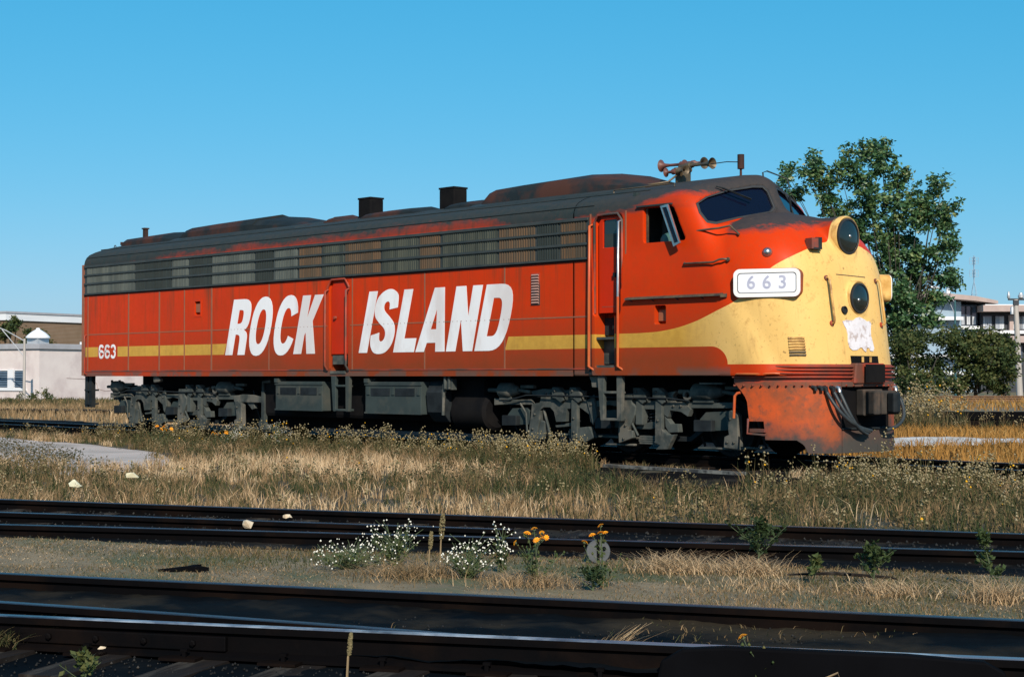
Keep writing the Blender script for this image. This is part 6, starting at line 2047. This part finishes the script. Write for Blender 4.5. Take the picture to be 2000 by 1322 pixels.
for z in (11.3, 12.5):
    for (dx, dy) in ((1, 0), (0, 1)):
        b = MB()
        for o_ in (-.42, -.14, .14, .42):
            b.tube([(dx * o_, dy * o_, z - .32), (dx * o_, dy * o_, z + .32)], .022, 4)
        for o_ in (-.32, 0, .32): b.tube([(-dx * .42, -dy * .42, z + o_), (dx * .42, dy * .42, z + o_)], .022, 4)
        b.obj('antenna_frame', M['bluewall'], ms)

# ---- posts
def street_lamp(label, p, h, arm, mat):
    t = thing('street_lamp', label, 'street lamp', p, math.atan2(R2.y, R2.x), 'street lamps')
    MB().tube([(0, 0, 0), (0, 0, h * .5), (0, 0, h)], [.085, .075, .06], 10).obj('pole', mat, t, smooth=50)
    MB().tube([(0, 0, h - .12), (-arm * .5, 0, h + .42), (-arm, 0, h + .80)], .028, 6).obj('bracket_arm', M['galv'], t)
    MB().tube([(0, 0, h - .95), (-arm * .3, 0, h - .25), (-arm * .62, 0, h + .48)], .025, 6).obj('brace', M['galv'], t)
    MB().lathe((-arm - .25, 0, h + .85), (-1, 0, .1), [(-.3, .04), (-.1, .1), (.2, .13), (.45, .09), (.5, 0)], 12).obj('lamp_head', M['galv'], t, smooth=50)
    return t


street_lamp('street lamp with braced arm in front of the low white building', far(-25.42, 86, -.2), 3.40, 1.9, M['polegrey'])
street_lamp('teal street lamp rising from the bushes beside the big poplar', far(29.56, 110, -.2), 6.5, 1.0, M['teal'])
up = thing('utility_pole', 'bleached utility pole with insulators at the right edge', 'utility pole', far(30.65, 100, -.2), math.atan2(R2.y, R2.x))
MB().tube([(.12, 0, 0), (0, 0, 3.5), (-.10, 0, 6.1)], [.20, .17, .14], 10).obj('pole', M['polegrey'], up, smooth=50)
MB().box(-.55, .75, -.06, .06, 6.05, 6.16).obj('crossarm', M['mull'], up)
MB().box(-.26, .06, -.16, .02, 5.75, 6.04).obj('bracket', M['mull'], up)
for x, h, r in ((-.52, .42, .09), (.22, .34, .17), (.62, .30, .10)):
    MB().lathe((x, 0, 6.16), (0, 0, 1), [(0, r * .6), (.05, r), (h * .55, r), (h * .7, r * .7), (h, r * .6), (h + .01, 0)], 12).obj('insulator', M['galv'], up, smooth=40)
MB().lathe((-.32, 0, 5.2), (0, 0, 1), [(0, 0), (0, .10), (.42, .10), (.5, .03), (.5, 0)], 10).obj('fuse_can', M['galv'], up, smooth=40)

# ---- bank with a timber edge and rusty rails at the right
BK = [Vector(far(11.6, 45.0)), Vector(far(34.0, 44.9)), Vector(far(60, 44))]
tw = thing('timber_wall', 'low black timber wall holding up the bank at the right', 'wall', BK[0][:], math.atan2(R2.y, R2.x))
for k in range(13):
    for j in range(2):
        MB().box(k * 2.42, k * 2.42 + 2.40, -.12, .12, .0 + j * .245, .238 + j * .245).obj('timber', M['tar'] if j else M['railside'], tw, bevel=.02)
e_ = [far(11.7, 45.2, .27), far(60, 44.4, .27), far(90, 60, .27), far(90, 82, .27), far(30, 84, .27), far(16, 70, .27)]
MB().prism([(p[0], p[1]) for p in e_], [], lambda a, c, d: (a, c, d), -.3, .27).obj('bank', M['earth'])['kind'] = 'structure'
tk = thing('railway_track', 'rusty brown track on the bank at the right', 'railway track')
for dd in (60.5, 66.5):
    rail(tk, [far(16.5 + 9 * k, dd + .8 * k)[:2] for k in range(7)], [M['rust_rail'], M['rust_rail']], ztop=.46, width=1.2)
for k in range(30):
    p = far(20 + k * 1.3, 63.8 + k * .1); o = link('tie', TIE, tk); o.location = (p[0], p[1], .285); o.rotation_euler = (0, 0, math.atan2(A2.y, A2.x)); o.scale = (1.6, 1.1, 1)
P = scatter([far(12, 46.3)[:2], far(40, 45)[:2], far(45, 70)[:2], far(17, 70)[:2]], 9000, 131)
blades('bank_grass', P, rr_.uniform(.08, .3, len(P)), rr_.uniform(.02, .04, len(P)), rr_.uniform(.2, .8, len(P)), M['orange_grass'], np.clip(rr_.normal(.55, .2, len(P)), 0, 1), .26)


# ================================================================== TREES
def tree(name, label, p, clumps, trunk, nleaf, size, mat, seed, group=None, twig=14, sig=.22, tint=(.1, .95), limb_r=.05, cat='tree'):
    """clumps: (x, z, rx, rz) seen square on, x along the image-right direction"""
    r = np.random.default_rng(seed)
    t = thing(name, label, cat, p, math.atan2(R2.y, R2.x), group)
    b = MB()
    h0, r0 = trunk
    top = max(c[1] for c in clumps)
    b.tube([(0, 0, -.1), (.03 * h0, .02, h0 * .5), (0, 0, h0), (.05, 0, min(top * .8, h0 * 2.2))], [r0, r0 * .82, r0 * .66, r0 * .2], 9)
    LP = []; TT = []
    tot = sum(c[2] * c[3] for c in clumps)
    for (x, z, rx, rz) in clumps:
        yd = r.uniform(-1, 1) * max(rx, .6) * 1.3
        c = Vector((x, yd, z)); zb = min(h0 * r.uniform(.75, 1.5), z * .75)
        s0 = Vector((0, 0, zb)); m_ = s0.lerp(c, .55) + Vector((0, 0, -.12 * (c - s0).length))
        b.tube([s0, m_, c, c + Vector((r.normal(0, .2), 0, rz * .5))], [limb_r * 1.5, limb_r, limb_r * .55, limb_r * .2], 6)
        n = max(12, int(nleaf * rx * rz / tot)); k = max(3, int(twig * (.5 + rx * rz)))
        d = r.normal(0, 1, (k, 3)); d /= np.linalg.norm(d, axis=1)[:, None]
        ctr = np.array(c) + d * np.array([rx, max(rx, .7), rz]) * r.uniform(.35, 1.0, (k, 1))
        w = r.integers(0, k, n)
        LP.append(ctr[w] + r.normal(0, 1, (n, 3)) * sig * np.array([1, 1, .8]))
        base = r.uniform(*tint, k)
        TT.append(np.clip(base[w] * .55 + r.uniform(*tint, n) * .5, 0, 1))
        for q in ctr[:6]:
            b.tube([c, Vector(q)], [limb_r * .35, limb_r * .12], 4)
    b.obj('trunk', M['bark'], t)
    LP = np.concatenate(LP); TT = np.concatenate(TT)
    V, F = leaf_quads(LP, r.uniform(size * .7, size * 1.3, len(LP)), r, -.1)
    o = tri_mesh('crown', V, F, mat, t, np.repeat(TT, 4))
    return t


s_ = 40.3
cl = [(1700, 292, 26, 30), (1728, 285, 30, 28), (1722, 320, 42, 35), (1756, 352, 40, 36), (1655, 305, 18, 26), (1640, 335, 30, 30), (1668, 345, 32, 34), (1590, 310, 18, 24), (1575, 340, 28, 30), (1606, 352, 26, 30), (1545, 335, 22, 22), (1530, 352, 22, 16), (1618, 380, 36, 34), (1560, 375, 30, 24),
      (1690, 385, 48, 40), (1745, 405, 48, 40), (1798, 392, 34, 34), (1830, 372, 20, 28), (1842, 350, 12, 18), (1852, 408, 20, 26), (1868, 400, 10, 16), (1815, 430, 44, 36), (1852, 450, 22, 26), (1650, 430, 50, 40), (1770, 460, 52, 44), (1700, 455, 50, 44), (1835, 490, 32, 32), (1858, 486, 14, 18), (1790, 510, 50, 42),
      (1735, 520, 48, 42), (1845, 540, 28, 28), (1865, 548, 12, 16), (1800, 560, 46, 38), (1752, 575, 40, 40), (1830, 590, 28, 26), (1780, 612, 40, 30), (1740, 620, 34, 34), (1690, 560, 40, 60), (1640, 520, 40, 60), (1815, 625, 26, 18), (1762, 655, 30, 26)]
tree('poplar_tree', 'tall ragged poplar rising behind the nose of the locomotive', far(18.87, 80, -.2), [((px - 1760) / s_, 1.44 + (735 - py) / s_, rx * (.64 if py < 420 else .90) / s_, ry * 1.08 / s_) for px, py, rx, ry in cl], (2.6, .30), 31000, .21, M['leaf'], 201, twig=20, sig=.125, limb_r=.024, tint=(.05, .95))
s2 = 3222 / 72.
def bush(label, px, specs, seed, n, group='leafy trees at the right'):
    return tree('small_tree', label, far((px - 1000) / 3222 * 72, 72, -.2), [((a - px) / s2, 1.44 + (735 - c) / s2, rx / s2, ry / s2) for a, c, rx, ry in specs], (.7, .12), n, .15, M['bushleaf'], seed, group, twig=30, sig=.13, tint=(.1, .95), limb_r=.03)
bush('small tree right behind the yellow nose, left of the teal lamp', 1790, [(1765, 672, 38, 28), (1800, 664, 38, 28), (1838, 660, 30, 24), (1760, 712, 36, 32), (1812, 704, 30, 24), (1785, 742, 40, 28), (1838, 716, 24, 22), (1845, 750, 28, 18), (1755, 755, 20, 14)], 211, 9000)
bush('broad small tree right of the teal lamp', 1905, [(1876, 662, 34, 24), (1918, 664, 40, 26), (1952, 674, 30, 26), (1895, 696, 40, 28), (1938, 706, 42, 32), (1962, 708, 18, 28), (1900, 734, 38, 24), (1942, 740, 38, 24), (1868, 700, 24, 30)], 212, 11500)
bush('low shrub at the foot of the bleached utility pole', 1962, [(1950, 755, 18, 10), (1968, 758, 10, 8)], 213, 700)
bush('low shrub between the teal lamp and the tracks', 1872, [(1860, 752, 20, 12), (1885, 755, 20, 10)], 214, 900)
s3 = 3222 / 112.
for k, (lab, px, sp) in enumerate((('small green tree in front of the brick wall, above the lamp arm', 22, [(14, 632, 8, 10), (28, 630, 8, 12), (22, 645, 14, 12), (6, 650, 10, 12)]),
                                   ('wide green shrub in front of the brick wall, right of the roof ventilator', 75, [(55, 650, 8, 10), (70, 655, 12, 12), (86, 656, 12, 9), (60, 668, 16, 12), (85, 670, 14, 10)]))):
    tree('small_tree', lab, far((px - 1000) / 3222 * 112, 112, -.2), [((a - px) / s3, 1.44 + (735 - c) / s3, rx / s3, ry / s3) for a, c, rx, ry in sp], (1.2, .10), 1500, .20, M['bushleaf'], 220 + k, 'trees before the brick wall', twig=14, sig=.12, tint=(.2, .9))
# weeds at the foot of the white building and tall dry weeds behind the nose
s4 = 3222 / 84.
for k, (lab, px, sp, n) in enumerate((('grey-green weed clump at the corner of the white building', 82, [(76, 772, 8, 10), (86, 766, 7, 10), (92, 778, 8, 8), (70, 782, 7, 6)], 700),
                                     ('dark low weeds below the crack in the white wall', 108, [(100, 780, 8, 6), (112, 783, 8, 6), (122, 785, 8, 5)], 500),
                                     ('dry reddish weeds below the louvred windows', 32, [(22, 782, 6, 8), (36, 776, 5, 10), (28, 788, 8, 5)], 320))):
    tree('weed_clump', lab, far((px - 1000) / 3222 * 84, 84, -.2), [((a - px) / s4, max(.12, 1.44 + (735 - c) / s4), rx / s4, ry / s4) for a, c, rx, ry in sp], (.1, .02), n, .10, M['bushleaf'], 230 + k, None, twig=14, sig=.06, tint=(.3, .95), limb_r=.01, cat='weeds')
w6 = scatter([far(9.6, 41)[:2], far(11.4, 41)[:2], far(13.0, 50)[:2], far(11.5, 50)[:2]], 70, 141)
weeds('tall_weeds', w6, rr_.uniform(.6, 1.35, len(w6)), 142, z0=-.2, hr=(.02, .045), tstem=.45)
w7 = scatter([far(11, 41)[:2], far(15, 41)[:2], far(15, 44)[:2], far(11, 45)[:2]], 22, 143)
weeds('tall_weeds', w7, rr_.uniform(.3, .6, len(w7)), 144, z0=-.2, hr=(.012, .025), tstem=.5)
P = scatter([far(-30, 78)[:2], far(-19, 76)[:2], far(-19, 88)[:2], far(-28, 87)[:2]], 5000, 145)
blades('wall_weeds', P, rr_.uniform(.1, .45, len(P)), rr_.uniform(.03, .06, len(P)), rr_.uniform(.1, .6, len(P)), M['grass'], np.clip(rr_.normal(.3, .2, len(P)), 0, 1), -.2)
